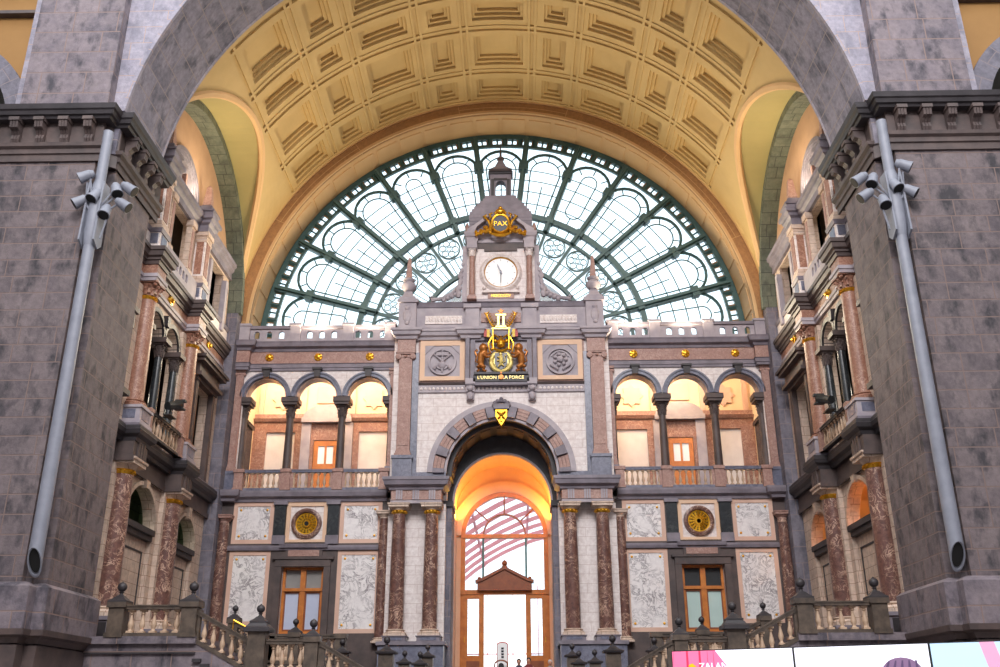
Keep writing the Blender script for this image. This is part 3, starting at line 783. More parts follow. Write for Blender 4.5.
# ---- passage behind the central arch and the station hall beyond
struct('wall_passage',MB().box(-2.9,-2.4,46.9,49.4,0,14).box(2.4,2.9,46.9,49.4,0,14).prism([(-2.95,11.3)]+[(-2.4,11.3)]+list(reversed(circ(0,11.35,2.4,30,0,180)))+[(2.4,11.3),(2.95,11.3),(2.95,14.6),(-2.95,14.6)],46.9,49.4),'orangest')
struct('wall_passage_rear',MB().prism(rect(-2.9,2.9,0,14.5),49.4,49.7,[arch_poly(.05,2.2,3.0,10.15,28)]),'orangest')
struct('trim_%d'%n,MB().arc(0,11.35,2.36,2.46,46.75,46.95,0,180,30).box(-2.46,-2.36,46.75,46.95,0,11.35).box(2.36,2.46,46.75,46.95,0,11.35),'greyl'); n+=1
struct('trim_%d'%n,MB().box(-2.85,-2.36,45.0,46.75,0,10.75).box(2.36,2.85,45.0,46.75,0,10.75),'pierside'); n+=1
struct('trim_%d'%n,MB().arc(0,12.25,2.4,2.66,44.9,46.8,-2,182,36).box(-2.9,-2.3,44.85,46.8,10.75,11.0).box(2.3,2.9,44.85,46.8,10.75,11.0).arc(0,11.35,2.46,3.7,46.75,46.95,0,180,30),'dark'); n+=1
m=MB()
for k in range(9):
    a=20*k+4; m.arc(0,12.25,2.36,2.42,45.2,46.5,a,a+12,4)
struct('trim_%d'%n,m,'brownst'); n+=1
struct('trim_%d'%n,MB().arc(.05,10.15,2.2,2.75,49.2,49.42,0,180,30),'orangest'); n+=1
# far station hall: red iron arches, paled by painted glare, under a glazed roof
m=MB(); 
for y in [62+4.5*k for k in range(12)]: m.arc(9,-1,22.1,22.5,y,y+.2,20,165,30)
for a in range(25,165,14): m.tube([(9+22.4*cos(R(a)),54,-1+22.4*sin(R(a))),(9+22.4*cos(R(a)),114,-1+22.4*sin(R(a)))],.14,6)
struct('ceiling_station_hall',m,'shed')
m=MB()
for z in (5.0,6.6,8.2): m.box(-12,24,118,118.2,z,z+.14)
for x in range(-12,26,3): m.box(x-.05,x+.05,118,118.2,3,16)
struct('wall_station_hall',m,'shed')
# ================================================================ REAR FACADE THINGS
LR=lambda s:'left' if s<0 else 'right'
# ---- great lunette window of green iron
CZ=19.7
def pol(r,a): return (r*sin(R(a)),CZ+r*cos(R(a)))
w=struct('window_1',MB().arc(0,CZ,12.55,12.86,46.9,47.15,-3,183,90),'iron')
m=MB(); m.arc(0,CZ,12.05,12.2,46.92,47.1,-3,183,90)
strpart('inner_rim',w,m,'iron')
m=MB()
for k in range(92):
    a=-91+2*k; p,q=pol(12.1,a),pol(12.65,a); 
    m.tube([(p[0],47.0,p[1]),(q[0],47.0,q[1])],.13 if k%2==0 else .05,4)
strpart('rim_block',w,m,'iron')
for k in range(12):
    a=(k-5.5)*13.6; m=MB(); ca,sa=cos(R(a)),sin(R(a))
    def rb(r0,r1,hw,d0,d1):
        i=[]
        for d in(d0,d1):
            for r,t in((r0,-hw),(r1,-hw),(r1,hw),(r0,hw)): i.append(m.V(r*sa+t*ca,d,CZ+r*ca-t*sa))
        for q in ((0,1,2,3),(7,6,5,4),(0,4,5,1),(1,5,6,2),(2,6,7,3),(3,7,4,0)): m.F(*[i[z] for z in q])
    rb(6.9,12.6,.15,46.7,47.1); rb(6.9,12.6,.06,46.55,46.7); rb(4.5,6.9,.075,46.85,47.05); rb(10.45,10.85,.27,46.6,47.1); rb(7.45,7.8,.22,46.6,47.1)
    strpart('spoke',w,m,'iron')
m=MB(); m.arc(0,CZ,7.5,7.78,46.75,47.05,-3,183,70); strpart('ring',w,m,'iron')
m=MB(); m.arc(0,CZ,6.82,6.98,46.85,47.05,-3,183,60); strpart('ring',w,m,'iron')
m=MB(); m.arc(0,CZ,4.42,4.62,46.8,47.05,-3,183,50); strpart('ring',w,m,'iron')
for k in range(13):
    a=(k-6)*13.6; t=R(a); st=(k%4==0)   # every fourth light has the narrow capsule glazing
    def wp(u,v):   # u along tangent, v radius
        return (v*sin(t)+u*cos(t),46.98,CZ+v*cos(t)-u*sin(t))
    hr=1.27; hc=10.5
    m=MB(); m.tube([wp(hr*cos(R(q)),hc+hr*sin(R(q))) for q in range(-8,189,14)],.085,6); strpart('arched_head',w,m,'iron')
    m=MB()
    if k in (0,4,8,12):
        rr=.45; m.tube([wp(rr*cos(R(q)),10.75+rr*sin(R(q))) for q in range(0,181,15)]+[wp(-rr*cos(R(q)),8.75-rr*sin(R(q))) for q in range(0,181,15)]+[wp(rr,10.75)],.035,5)
    else:
        rr=.84; m.tube([wp(rr*.62,7.8)]+[wp(rr*cos(R(q)),10.5+rr*sin(R(q))) for q in range(0,181,12)]+[wp(-rr*.62,7.8)],.04,5)
        m.tube([wp(0,7.8),wp(0,9.7)],.03,4)
    for q in(45,90,135): m.tube([wp(.84*cos(R(q)),10.5+.84*sin(R(q))),wp(hr*cos(R(q)),hc+hr*sin(R(q)))],.035,4)
    for r in (8.5,9.25,9.95,10.6):
        m.tube([(r*sin(t+R(q)),46.98,CZ+r*cos(t+R(q))) for q in(-6.4,-3,0,3,6.4)],.03,4)
    if k in(4,8,0,12): m.tube([wp(0,7.8),wp(0,8.3)],.03,4)
    for q in(-3.4,0,3.4): m.tube([(4.6*sin(t+R(q)),46.98,CZ+4.6*cos(t+R(q))),(5.6*sin(t+R(q)),46.98,CZ+5.6*cos(t+R(q)))],.025,4)
    m.tube([(5.6*sin(t+R(q)),46.98,CZ+5.6*cos(t+R(q))) for q in(-6.4,-3,0,3,6.4)],.03,4)
    for q in(-2.4,2.4): m.tube([(6.95*sin(t+R(q)),46.98,CZ+6.95*cos(t+R(q))),(7.6*sin(t+R(q)),46.98,CZ+7.6*cos(t+R(q)))],.03,4)
    strpart('glazing_bar',w,m,'iron')
    x,z=pol(6.28,a); m=MB()
    m.arc(x,z,.56,.63,46.92,47.02,0,360,24); m.arc(x,z,.11,.14,46.95,47.0,0,360,10)
    for q in range(6):
        aa=60*q+a; m.arc(x+.35*sin(R(aa)),z+.35*cos(R(aa)),.155,.19,46.95,47.0,0,360,12)
    strpart('rosette_roundel',w,m,'iron')
m=MB(); m.prism([(-12.6,CZ-.6),(12.6,CZ-.6)]+circ(0,CZ,12.6,60,0,180),47.05,47.07); strpart('pane',w,m,'glass')
# low arched roof of the building beyond, seen through the bottom of the lunette
m=MB(); m.arc(0,19.7,3.9,4.4,47.5,47.9,0,180,40)
for k in range(7): a=30*k; m.tube([(1.0*cos(R(a)),47.5,19.7+1.0*sin(R(a))),(3.5*cos(R(a)),47.5,19.7+3.5*sin(R(a)))],.06,5)
struct('wall_beyond',m,'greyl')
m=MB(); m.prism(circ(0,19.7,3.95,30,0,180),47.7,47.9); struct('wall_beyond_infill',m,'aisle')
m=MB()
for k in range(46): a=4*k; m.arc(0,CZ,12.2,12.6,47.0,47.04,a+.2,a+1.9,2)
strpart('rim_panel',w,m,'vaultb')

# ---- centre block: walls, entablatures
Y0=44.45
m=MB(); m.prism([(-5.3,11.9),(-2.72,11.9)]+list(reversed(circ(0,12.2,2.72,30,0,180)))+[(2.72,11.9),(5.3,11.9),(5.3,19.2),(-5.3,19.2)],44.55,45.0); struct('trim_120',m,'pink')
m=MB(); 
for s in(-1,1): m.box(s*2.62,s*5.3,44.6,45.0,2.0,10.8)
struct('trim_121',m,'pink')
for s in(-1,1):
    m=MB(sx=-s); path=[(-5.1,45.0),(-5.1,43.8),(-2.78,43.8),(-2.78,45.0)]
    m.mould(path,[(-.2,10.68),(.02,10.68),(.02,10.82),(.06,10.84),(-.2,10.86)]); struct('trim_%d'%(122+s),m,'greyl')
    m=MB(sx=-s); m.mould(path,[(-.2,10.84),(0,10.84),(0,11.3),(-.2,11.3)]); struct('trim_%d'%(125+s),m,'redl')
    m=MB()
    for x in(4.72,3.95,3.2):
        for q in(-.11,0,.11): m.box(s*(x+q)-.04,s*(x+q)+.04,43.74,43.79,10.85,11.29)
    struct('trim_%d'%(128+s),m,'greyl')
    m=MB(sx=-s); m.mould(path,[(-.3,11.3),(.08,11.3),(.1,11.4),(.3,11.5),(.34,11.68),(.38,11.72),(.38,11.86),(-.3,11.9)]); m.prismz([(-5.4,43.6),(-2.5,43.6),(-2.5,45),(-5.4,45)],11.8,11.9); struct('trim_%d'%(131+s),m,'grey')
    # big pedestal block the paired columns stand on
    m=MB(); m.box(s*2.55,s*5.4,43.55,45,1.9,4.55); struct('trim_%d'%(134+s),m,'bluem')
    m=MB(); m.box(s*2.45,s*5.48,43.45,45,4.45,4.6); struct('trim_%d'%(137+s),m,'grey')
# bossed archivolt round the central arch
m=MB(); m.arc(0,12.2,2.62,3.28,44.45,45.0,0,180,48); struct('trim_140',m,'dark')
m=MB(); m.arc(0,12.2,3.26,3.52,44.3,44.6,0,180,48); m.arc(0,12.2,2.6,2.72,44.36,44.5,0,180,48); struct('trim_141',m,'greyl')
m=MB()
for k in range(9):
    a=10+20*k
    for q in(0,1,2): m.arc(0,12.2,2.74+q*.17,2.9+q*.17,44.3-.02*q,44.5,a-5.4,a+5.4,4)
struct('trim_142',m,'redl')
m=MB()
for k in range(10):

    a=20*k; m.arc(0,12.2,2.7,3.24,44.14,44.5,max(0,a-3.9),min(180,a+3.9),3)
struct('trim_143',m,'grey')
for s in(-1,1):
    m=MB(); m.box(s*2.62,s*4.3,44.3,44.6,11.9,12.25); m.box(s*4.05,s*4.36,44.4,44.6,12.2,18.3); struct('trim_%d'%(145+s),m,'bluem')
# ornamental band and bracketed shelf under the reliefs
m=MB(); m.box(-4.05,4.05,44.45,44.6,16.24,16.6); struct('trim_147',m,'greyl')
m=MB()
for k in range(40): 
    x=-3.9+.2*k
    m.ball((x,44.44,16.42),.085,6,(.9,.5,1))
struct('trim_148',m,'pink')
m=MB(); m.mould([(-4.1,44.55),(4.1,44.55)],[(0,16.6),(.1,16.62),(.16,16.74),(0,16.78)]); struct('trim_149',m,'brownst')
# upper wall of the reliefs
m=MB(); m.box(-4.1,4.1,44.5,44.6,16.78,19.0); struct('trim_150',m,'redl')
# main cornice with breaks over pilasters and frame
bx=[]
def cpath(y,brk,hx=5.0):
    p=[(-hx,45.0),(-hx,y)] ; 
    for a,b,o in brk: p+=[(a,y),(a,y-o),(b,y-o),(b,y)]
    p+=[(hx,y),(hx,45.0)]; return p
BR=[(-1.95,-1.08,.22),(1.08,1.95,.22)]
P_=[(-5.15,45.0),(-5.15,44.2),(-4.2,44.2),(-4.2,44.4)]+[(-1.95,44.4),(-1.95,44.18),(-1.05,44.18),(-1.05,44.4),(1.05,44.4),(1.05,44.18),(1.95,44.18),(1.95,44.4)]+[(4.2,44.4),(4.2,44.2),(5.15,44.2),(5.15,45.0)]
m=MB(); m.mould(P_,[(-.3,18.95),(.04,18.95),(.08,19.08),(.2,19.14),(.24,19.3),(.3,19.34),(.3,19.46),(-.3,19.52)]); struct('trim_151',m,'greyl')
m=MB(); m.mould([(-5.1,45.0),(-5.1,44.25),(-4.25,44.25),(-4.25,44.5)],[(-.2,18.25),(.02,18.25),(.02,18.95),(-.2,18.95)]); struct('trim_152',m,'redl')
m=MB(sx=-1); m.mould([(-5.1,45.0),(-5.1,44.25),(-4.25,44.25),(-4.25,44.5)],[(-.2,18.25),(.02,18.25),(.02,18.95),(-.2,18.95)]); struct('trim_153',m,'redl')
# attic over the cornice
m=MB(); m.box(-5.0,5.0,44.5,45.6,19.4,21.0); struct('trim_154',m,'greyl')
m=MB(); m.mould([(-5.0,45.6),(-5.0,44.5),(5.0,44.5),(5.0,45.6)],[(-.2,20.72),(.05,20.74),(.1,20.9),(.14,21.0),(-.2,21.04)]); m.mould([(-5.0,44.5),(5.0,44.5)],[(0,19.45),(.1,19.45),(.06,19.62),(0,19.66)]); struct('trim_155',m,'grey')
for s in(-1,1):
    m=MB(); m.box(s*1.08,s*1.78,44.28,44.6,19.45,20.66); m.box(s*1.0,s*1.88,44.2,44.6,20.62,20.84); struct('trim_%d'%(157+s),m,'greyl')
    m=MB(); m.box(s*1.95,s*3.8,44.44,44.52,19.84,20.28); 
    for k in range(12): m.ball((s*(2.05+.15*k),44.43,20.06),.075,6,(1,.5,1.6))
    struct('trim_%d'%(160+s),m,'pink')
    m=MB(); m.box(s*4.25,s*5.12,44.2,44.9,19.45,20.95); m.box(s*4.15,s*5.2,44.12,45,20.92,21.12); 
    m.ball((s*4.69,44.2,20.2),.22,10,(1,.35,1.7)); m.ball((s*4.69,44.18,20.62),.14,8,(1,.5,.8)); m.ball((s*4.69,44.18,19.8),.12,8,(1,.5,.8))
    struct('trim_%d'%(163+s),m,'greyl')
m=MB(); m.box(-1.0,1.0,44.42,44.5,19.9,20.4); struct('trim_166',m,'redl')

# ---- paired columns by the great doorway
names={-4.72:'outer of the two red marble columns left of the tall central doorway',-3.22:'inner of the two red marble columns left of the tall central doorway',3.14:'inner of the two red marble columns right of the tall central doorway',4.62:'outer of the two red marble columns right of the tall central doorway'}
for x,l in names.items(): column('marble_column',l,x,44.15,4.85,10.7,.34,'red','cream','cream','tuscan',True,.3,.42,'paired columns flanking the central doorway',ped=(.28,'grey','bluem'))
for s in(-1,1):
    column('marble_column','slender dark red column behind the paired columns on the '+LR(s)+' of the doorway',s*5.5,44.75,4.6,10.5,.24,'red','cream','cream','tuscan',False,.25,.35,'slim corner columns')
    column('marble_column','slender dark red column in the lower '+LR(s)+' corner of the rear wall',s*12.98,44.75,4.4,10.35,.27,'red','cream','redl','tuscan',False,.25,.35,'slim corner columns')
# loggia columns
pos=[(10.42,'outer free-standing grey column'),(7.86,'inner free-standing grey column'),(12.72,'grey column against the outer jamb'),(5.42,'grey column against the inner jamb')]
for s in(-1,1):
    for x,l in pos:
        column('gallery_column',l+' of the '+LR(s)+' three-arched gallery',s*x,45.3,11.75,15.85,.2,'brownst','grey','brownst','corinth',False,.25,.62,'columns of the rear galleries')
        m=MB(); m.box(s*x-.36,s*x+.36,44.9,45.7,15.85,15.98); m.box(s*x-.42,s*x+.42,44.84,45.7,15.98,16.22); 
        struct('trim_%d'%(170+int(x)+(20 if s>0 else 0)),m,'brownst')
# pilasters
def pilaster(name,label,x,y,w,z0,z1,mat,pedz,group,d=.2):
    t=Thing(name,label,'pilaster',(x,y,pedz),group)
    t.part('pedestal',MB().box(x-w*.72,x+w*.72,y-d*1.6,y+.2,pedz,z0-.25).box(x-w*.8,x+w*.8,y-d*1.9,y+.2,z0-.4,z0-.25),'bluem')
    t.part('base',MB().box(x-w*.62,x+w*.62,y-d*1.3,y+.2,z0-.25,z0-.12).box(x-w*.56,x+w*.56,y-d*1.15,y+.2,z0-.12,z0),'redl')
    t.part('shaft',MB().box(x-w/2,x+w/2,y-d,y+.2,z0,z1-.42).box(x-w*.36,x+w*.36,y-d-.03,y,z0+.25,z1-.7),mat)
    t.inst('capital',get(('ion',w,d),lambda:ionic_mesh(w,.42,d,'redl')),(x,y,z1-.42))
    return t
for s in(-1,1):
    pilaster('ionic_pilaster','tall rosy ionic pilaster '+LR(s)+' of the gilded coat of arms',s*4.7,44.5,.64,13.3,18.3,'redl',11.9,'ionic pilasters')
    pilaster('ionic_pilaster','narrow rosy ionic pilaster where the '+LR(s)+' gallery meets the centre block',s*5.35,44.95,.3,12.9,17.65,'redl',11.5,'ionic pilasters',.12)
    pilaster('ionic_pilaster','rosy ionic pilaster at the outer corner of the '+LR(s)+' gallery',s*12.98,44.95,.36,12.75,17.65,'redl',11.5,'ionic pilasters',.12)

# ---- gallery balustrades
for s in(-1,1):
    a0,a1=s*12.72,s*5.4

    ped=[12.5,10.25,7.78,5.58]
    L=7.32; fr=sorted(abs(p-12.72)/L for p in ped)
    balustrade('balustrade','buff baluster railing along the front of the '+LR(s)+' rear gallery',(a0,44.78,11.52),(a1,44.78,11.52),1.0,('bluem','balust'),fr,7,.14,.12,.22,.075,'railings of the rear galleries',post_w=.42,postmat='redl')
    # widen the inner pedestals
    m=MB(); 
    for c,wd in((10.25,.34),(7.78,.34)): m.box(s*c-wd,s*c+wd,44.68,44.9,11.6,12.38)
    struct('trim_%d'%(220+s),m,'redl')

# ---- veined marble panels
def mpanel(s,a0,a1,z0,z1,label):
    cx=s*(a0+a1)/2; t=Thing('marble_panel',label,'wall panel',(cx,44.98,z0),'veined marble panels'); X=lambda e,z_,:[(s*(a0+e),z0+z_),(s*(a1-e),z0+z_),(s*(a1-e),z1-z_),(s*(a0+e),z1-z_)]
    t.part('border',MB().prism(X(0,0),44.88,45.0,[X(.19,.19)]),'salmon')
    t.part('slab',MB().prism(X(.18,.18),44.92,45.0),'veined')
    for a in(a0+.34,a1-.34):
        for z in(z0+.36,z1-.36): t.part('gilt_stud',MB().lathe([(.0,-.06),(.04,-.05),(.06,-.02),(.06,0)],c=(s*a,44.92,z),n=8,axis='d'),'gold')
for s in(-1,1):
    mpanel(s,10.72,12.64,9.06,11.0,'square veined marble panel in the outer bay, left of the round gilt grille' if s<0 else 'square veined marble panel in the outer bay, right of the round gilt grille')
    mpanel(s,5.62,7.6,9.06,11.0,'square veined marble panel between the '+LR(s)+' round grille and the central columns')
    mpanel(s,10.72,12.64,5.4,8.72,'tall veined marble panel at the outer side of the '+LR(s)+' wooden window')
    mpanel(s,5.62,7.6,5.05,8.72,'tall veined marble panel between the '+LR(s)+' wooden window and the central columns')
    # round grille in pale square surround
    c=s*9.16; t=Thing('round_grille',('dark-centred gilt sunburst grille in a round brown frame, left of the doorway' if s<0 else 'bright gold disc grille in a round brown frame, right of the doorway'),'grille',(c,44.95,9.12),'round grilles')
    hl=[circ(c,9.97,.72,28)]
    t.part('surround',MB().prism(rect(c-.98,c+.98,9.1,11.0),44.86,45.0,[rect(c-.78,c+.78,9.24,10.8)]),'orangest')
    t.part('field',MB().prism(rect(c-.78,c+.78,9.24,10.8),44.93,45.0,[circ(c,9.99,.6,28)]),'pink')
    m=MB(); m.lathe([(.5,0),(.52,-.14),(.6,-.18),(.7,-.14),(.72,0)],c=(c,44.93,9.99),n=32,axis='d'); t.part('round_frame',m,'red',True)
    m=MB(); m.arc(c,9.99,.44,.52,44.9,44.95,0,360,28); m.arc(c,9.99,.25,.29,44.9,44.95,0,360,20); m.arc(c,9.99,.1,.15,44.88,44.95,0,360,14)
    for k in range(16):
        a=22.5*k; m.tube([(c+.14*cos(R(a)),44.92,9.99+.14*sin(R(a))),(c+.46*cos(R(a)),44.92,9.99+.46*sin(R(a)))],.02 if s<0 else .045,5)
        m.arc(c+.37*cos(R(a)),9.99+.37*sin(R(a)),.035,.06,44.9,44.94,0,360,8)
    g=t.part('sunburst',m,'gold')
    t.part('backing',MB().lathe([(.52,0),(.52,.04)],c=(c,44.96,9.99),n=24,axis='d'),'irond' if s<0 else 'gold')
    if s<0: t.part('hub',MB().lathe([(.11,-.04),(.11,.04)],c=(c,44.9,9.99),n=14,axis='d'),'black')
    # wooden casement window
    c=s*9.17; z0,z1=5.05,8.0
    w=struct('window_%d'%(2 if s<0 else 3),MB().prism(rect(c-.95,c+.95,z0,z1),45.1,45.3,[rect(c-.83,c+.83,z0+.12,z1-.12)]),'wood')
    strpart('mullion',w,MB().box(c-.12,c+.12,45.05,45.3,z0,z1),'wood'); strpart('transom',w,MB().box(c-.9,c+.9,45.03,45.3,6.92,7.06),'wood')
    for q in(-1,1):
        b=MB().prism(rect(c+q*.48-.37,c+q*.48+.37,z0+.1,6.92),45.13,45.25,[rect(c+q*.48-.3,c+q*.48+.3,z0+.2,6.84)]); sh=strpart('casement',w,b,'woodd')
        strpart('pane',sh,MB().box(c+q*.48-.31,c+q*.48+.31,45.2,45.23,z0+.2,6.85),'glassb' if s<0 else 'glassg')
        strpart('blind',w,MB().box(c+q*.48-.36,c+q*.48+.36,45.24,45.27,7.05,z1-.1),'blind' if s<0 else 'irond')
    # gilt rosettes on the frieze
    for a,l in((11.62,'outer'),(9.16,'middle'),(6.58,'inner')):
        m=MB(); m.lathe([(.03,-.16),(.09,-.14),(.1,-.08),(.19,-.07),(.21,0)],c=(s*a,44.91,18.3),n=14,axis='d')
        for k in range(6): m.ball((s*a+.14*cos(R(60*k)),44.84,18.3+.14*sin(R(60*k))),.06,6)
        single('frieze_rosette','small gilt rosette on the pink frieze above the '+l+' arch of the '+LR(s)+' gallery','rosette',m,'gold',(s*a,44.91,18.3),'gilt rosettes of the rear frieze',True)

# ---- round carved reliefs beside the coat of arms
for s in(-1,1):
    c=s*2.9; t=Thing('carved_roundel',('carved round relief of crossed tools in cream frame, left of the coat of arms' if s<0 else 'carved cogwheel rosette relief in cream frame, right of the coat of arms'),'relief',(c,44.5,16.85),'carved roundels')
    t.part('frame',MB().prism(rect(c-1.1,c+1.1,16.84,18.92),44.4,44.52,[rect(c-.86,c+.86,17.05,18.66)]),'orangest')
    t.part('backing',MB().prism(rect(c-.86,c+.86,17.05,18.66),44.46,44.52).prism([(c-.86,17.05),(c-.4,17.05),(c-.86,17.5)],44.42,44.5).prism([(c+.86,17.05),(c+.4,17.05),(c+.86,17.5)],44.42,44.5).prism([(c-.86,18.66),(c-.4,18.66),(c-.86,18.2)],44.42,44.5).prism([(c+.86,18.66),(c+.4,18.66),(c+.86,18.2)],44.42,44.5),'greyl')
    m=MB(); m.arc(c,17.8,.6,.7,44.34,44.48,0,360,32)
    if s<0:
        m.tube([(c-.42,44.38,17.45),(c+.42,44.38,18.2)],.05,6); m.tube([(c+.42,44.38,17.45),(c-.42,44.38,18.2)],.05,6); m.tube([(c,44.36,17.25),(c,44.36,18.4)],.045,6)
        m.box(c-.3,c+.3,44.34,44.46,18.12,18.3); m.ball((c,44.36,17.62),.2,10,(1,.5,1)); m.arc(c,17.75,.28,.36,44.36,44.46,200,340,12); m.ball((c-.4,44.38,17.45),.1,6); m.ball((c+.4,44.38,17.45),.1,6)
    else:
        m.ball((c,44.36,17.88),.17,10,(1,.6,1)); 
        for k in range(7): m.ball((c+.28*cos(R(51.4*k)),44.38,17.88+.28*sin(R(51.4*k))),.1,8,(1,.6,1))
        m.arc(c,17.88,.4,.47,44.38,44.46,20,160,14); m.tube([(c-.5,44.38,17.6),(c-.1,44.38,17.35)],.06,6); m.tube([(c+.5,44.38,17.6),(c+.1,44.38,17.35)],.06,6)
    t.part('carving',m,'greyl',True)

# ---- gilded coat of arms
t=Thing('coat_of_arms','large gilded coat of arms with two lions, crown and flags over the central arch','coat of arms',(0,44.4,16.5))
X=lambda e:rect(-1.75+e,1.75-e,16.5+e,19.25-e)
t.part('frame',MB().prism(X(0),44.15,44.5,[X(.2)]).prism(X(.24),44.25,44.5,[rect(-1.28,1.28,17.05,18.86)]),'grey')
t.part('tablet',MB().box(-1.3,1.3,44.4,44.5,17.0,18.9),'greyl')
t.part('ledge',MB().box(-1.32,1.32,44.0,44.4,17.0,17.12).box(-1.36,1.36,44.1,44.45,16.66,17.0),'dark')
# oval shield and cartouche
m=MB(); m.lathe([(.36,-.02),(.44,-.1),(.54,-.08),(.6,0)],c=(0,44.2,0),n=28,axis='d')
for i,v in enumerate(m.v): m.v[i]=(v[0],v[1],17.72+v[2]*1.02)
t.part('cartouche',m,'goldp',True)
t.part('shield',MB().prism([(-.3,18.12),(.3,18.12),(.32,17.6),(.18,17.35),(0,17.25),(-.18,17.35),(-.32,17.6)],44.08,44.3),'navy')
m=MB(); m.tube([(-.02,44.04,18.0),(.02,44.02,17.8),(.0,44.02,17.6),(-.05,44.02,17.5)],[.07,.1,.09,.05],8); m.tube([(.02,44.03,17.82),(-.18,44.02,17.9)],[.05,.03],6); m.tube([(.02,44.03,17.72),(-.2,44.02,17.7)],[.05,.03],6); m.tube([(.0,44.03,17.55),(-.14,44.02,17.38)],[.06,.03],6); m.tube([(.0,44.03,17.55),(.14,44.02,17.42)],[.06,.03],6); m.tube([(.04,44.03,17.6),(.2,44.02,17.65),(.18,44.02,17.9),(.24,44.02,18.0)],[.03,.025,.025,.04],6); m.ball((-.02,44.02,18.04),.08,8)
t.part('shield_lion',m,'goldp',True)
m=MB(); m.tube([(-.5,44.1,18.62),(-.3,44.05,18.3),(0,44.02,18.2),(.3,44.05,18.3),(.5,44.1,18.62)],[.05,.07,.06,.07,.05],6)
for s in(-1,1): m.tube([(s*.55,44.1,18.2),(s*.62,44.05,18.6),(s*.45,44.05,18.95),(s*.55,44.05,19.2)],[.03,.05,.04,.03],6); m.ball((s*.44,44.05,18.3),.09,8)
t.part('scrollwork',m,'gold',True)
m=MB(); m.lathe([(.12,0),(.2,.04),(.22,.2),(.2,.34),(.1,.46),(.03,.54),(0.02,.62)],c=(0,44.1,18.42),n=12); m.ball((0,44.0,18.62),.13,10); m.tube([(-.12,43.98,18.52),(0,43.9,18.5),(.12,43.98,18.52)],.035,6)
for s in(-1,1): m.ball((s*.28,44.1,18.75),.11,8); m.tube([(s*.1,44.05,18.9),(s*.3,44.05,19.05),(s*.42,44.05,18.85)],[.05,.07,.04],6)
t.part('helmet',m,'gold',True)
for s in(-1,1):
    # rampant supporter
    m=MB()
    m.tube([(s*.98,44.12,17.42),(s*1.0,44.1,17.7),(s*.95,44.05,18.0),(s*.88,44.02,18.2)],[.13,.16,.2,.17],10)
    m.ball((s*.86,44.0,18.36),.22,12,(1,.9,1.05)); m.ball((s*.76,43.9,18.36),.1,8,(1.2,1,.8)); m.ball((s*.9,44.0,18.56),.06,6); m.ball((s*.84,44.06,18.2),.19,10)
    m.tube([(s*.85,44.0,18.15),(s*.68,43.95,18.02),(s*.48,43.95,18.1)],[.09,.07,.06],8); m.tube([(s*.85,43.96,18.02),(s*.68,43.9,17.84),(s*.52,43.92,17.88)],[.09,.07,.06],8)
    m.tube([(s*1.0,44.1,17.5),(s*.82,44.0,17.36),(s*.86,44.05,17.22),(s*.74,43.98,17.16)],[.15,.1,.07,.07],8)
    m.tube([(s*1.02,44.12,17.52),(s*1.14,44.08,17.4),(s*1.08,44.08,17.24),(s*1.16,44.0,17.16)],[.13,.1,.07,.06],8)
    m.tube([(s*1.06,44.14,17.6),(s*1.26,44.16,17.72),(s*1.2,44.14,18.0),(s*1.28,44.14,18.22),(s*1.16,44.14,18.3)],[.05,.04,.04,.05,.08],6)
    t.part('lion',m,'goldb',True)
    # flag in three upright bands

    f=MB(); 
    for k,(xa,xb) in enumerate(((.84,.7),(.7,.56),(.56,.42))): f.cur=k; f.box(s*min(xa,xb),s*max(xa,xb),44.0+.03*k,44.04+.03*k,18.95,19.36)
    fl=t.part('flag',f,['redp','yelp','navy'])
    pm=MB(); pm.tube([(s*.38,44.02,18.3),(s*.4,44.02,19.45)],.025,6); t.part('flagpole',pm,'gold',parent=None)
m=MB(); m.box(-.46,.46,44.05,44.25,19.38,19.46); 
for x in(-.13,.13): m.box(x-.055,x+.055,44.0,44.15,19.5,20.1)
m.box(-.26,.26,44.0,44.16,20.08,20.17); m.box(-.26,.26,44.0,44.16,19.45,19.53); t.part('numeral_two',m,'goldp')
for s in(-1,1):
    m=MB(); m.tube([(s*.3,44.1,19.5),(s*.52,44.1,19.7),(s*.66,44.1,20.0),(s*.7,44.1,20.3)],[.05,.05,.04,.02],6)
    for k in range(7):
        x_=.34+.055*k; z_=19.56+.11*k
        m.tube([(s*x_,44.08,z_),(s*(x_-.1),44.04,z_+.12)],[.05,.015],5); m.tube([(s*(x_+.06),44.08,z_-.04),(s*(x_+.17),44.04,z_+.06)],[.05,.015],5)
    t.part('laurel_branch',m,'gold',True)
st=[]
for k in range(10):
    r_=.17 if k%2==0 else .07; st.append((r_*sin(R(36*k)),20.36+r_*cos(R(36*k))))
t.part('star',MB().prism(st,44.1,44.2),'goldb')
t.part('medal',MB().lathe([(.12,-.06),(.12,0)],c=(0,44.06,16.86),n=12,axis='d').lathe([(.05,-.1),(.05,0)],c=(0,44.06,17.06),n=8,axis='d'),'goldb')
for txt,x in(("L'UNION F",-.6),('LA FORCE',.58)):
    me=text_mesh(txt,.235,.015); me.materials.append(M['goldp']); o=t.inst('motto_lettering',me,(x,44.07,16.84),rot=(PI/2,0,0))
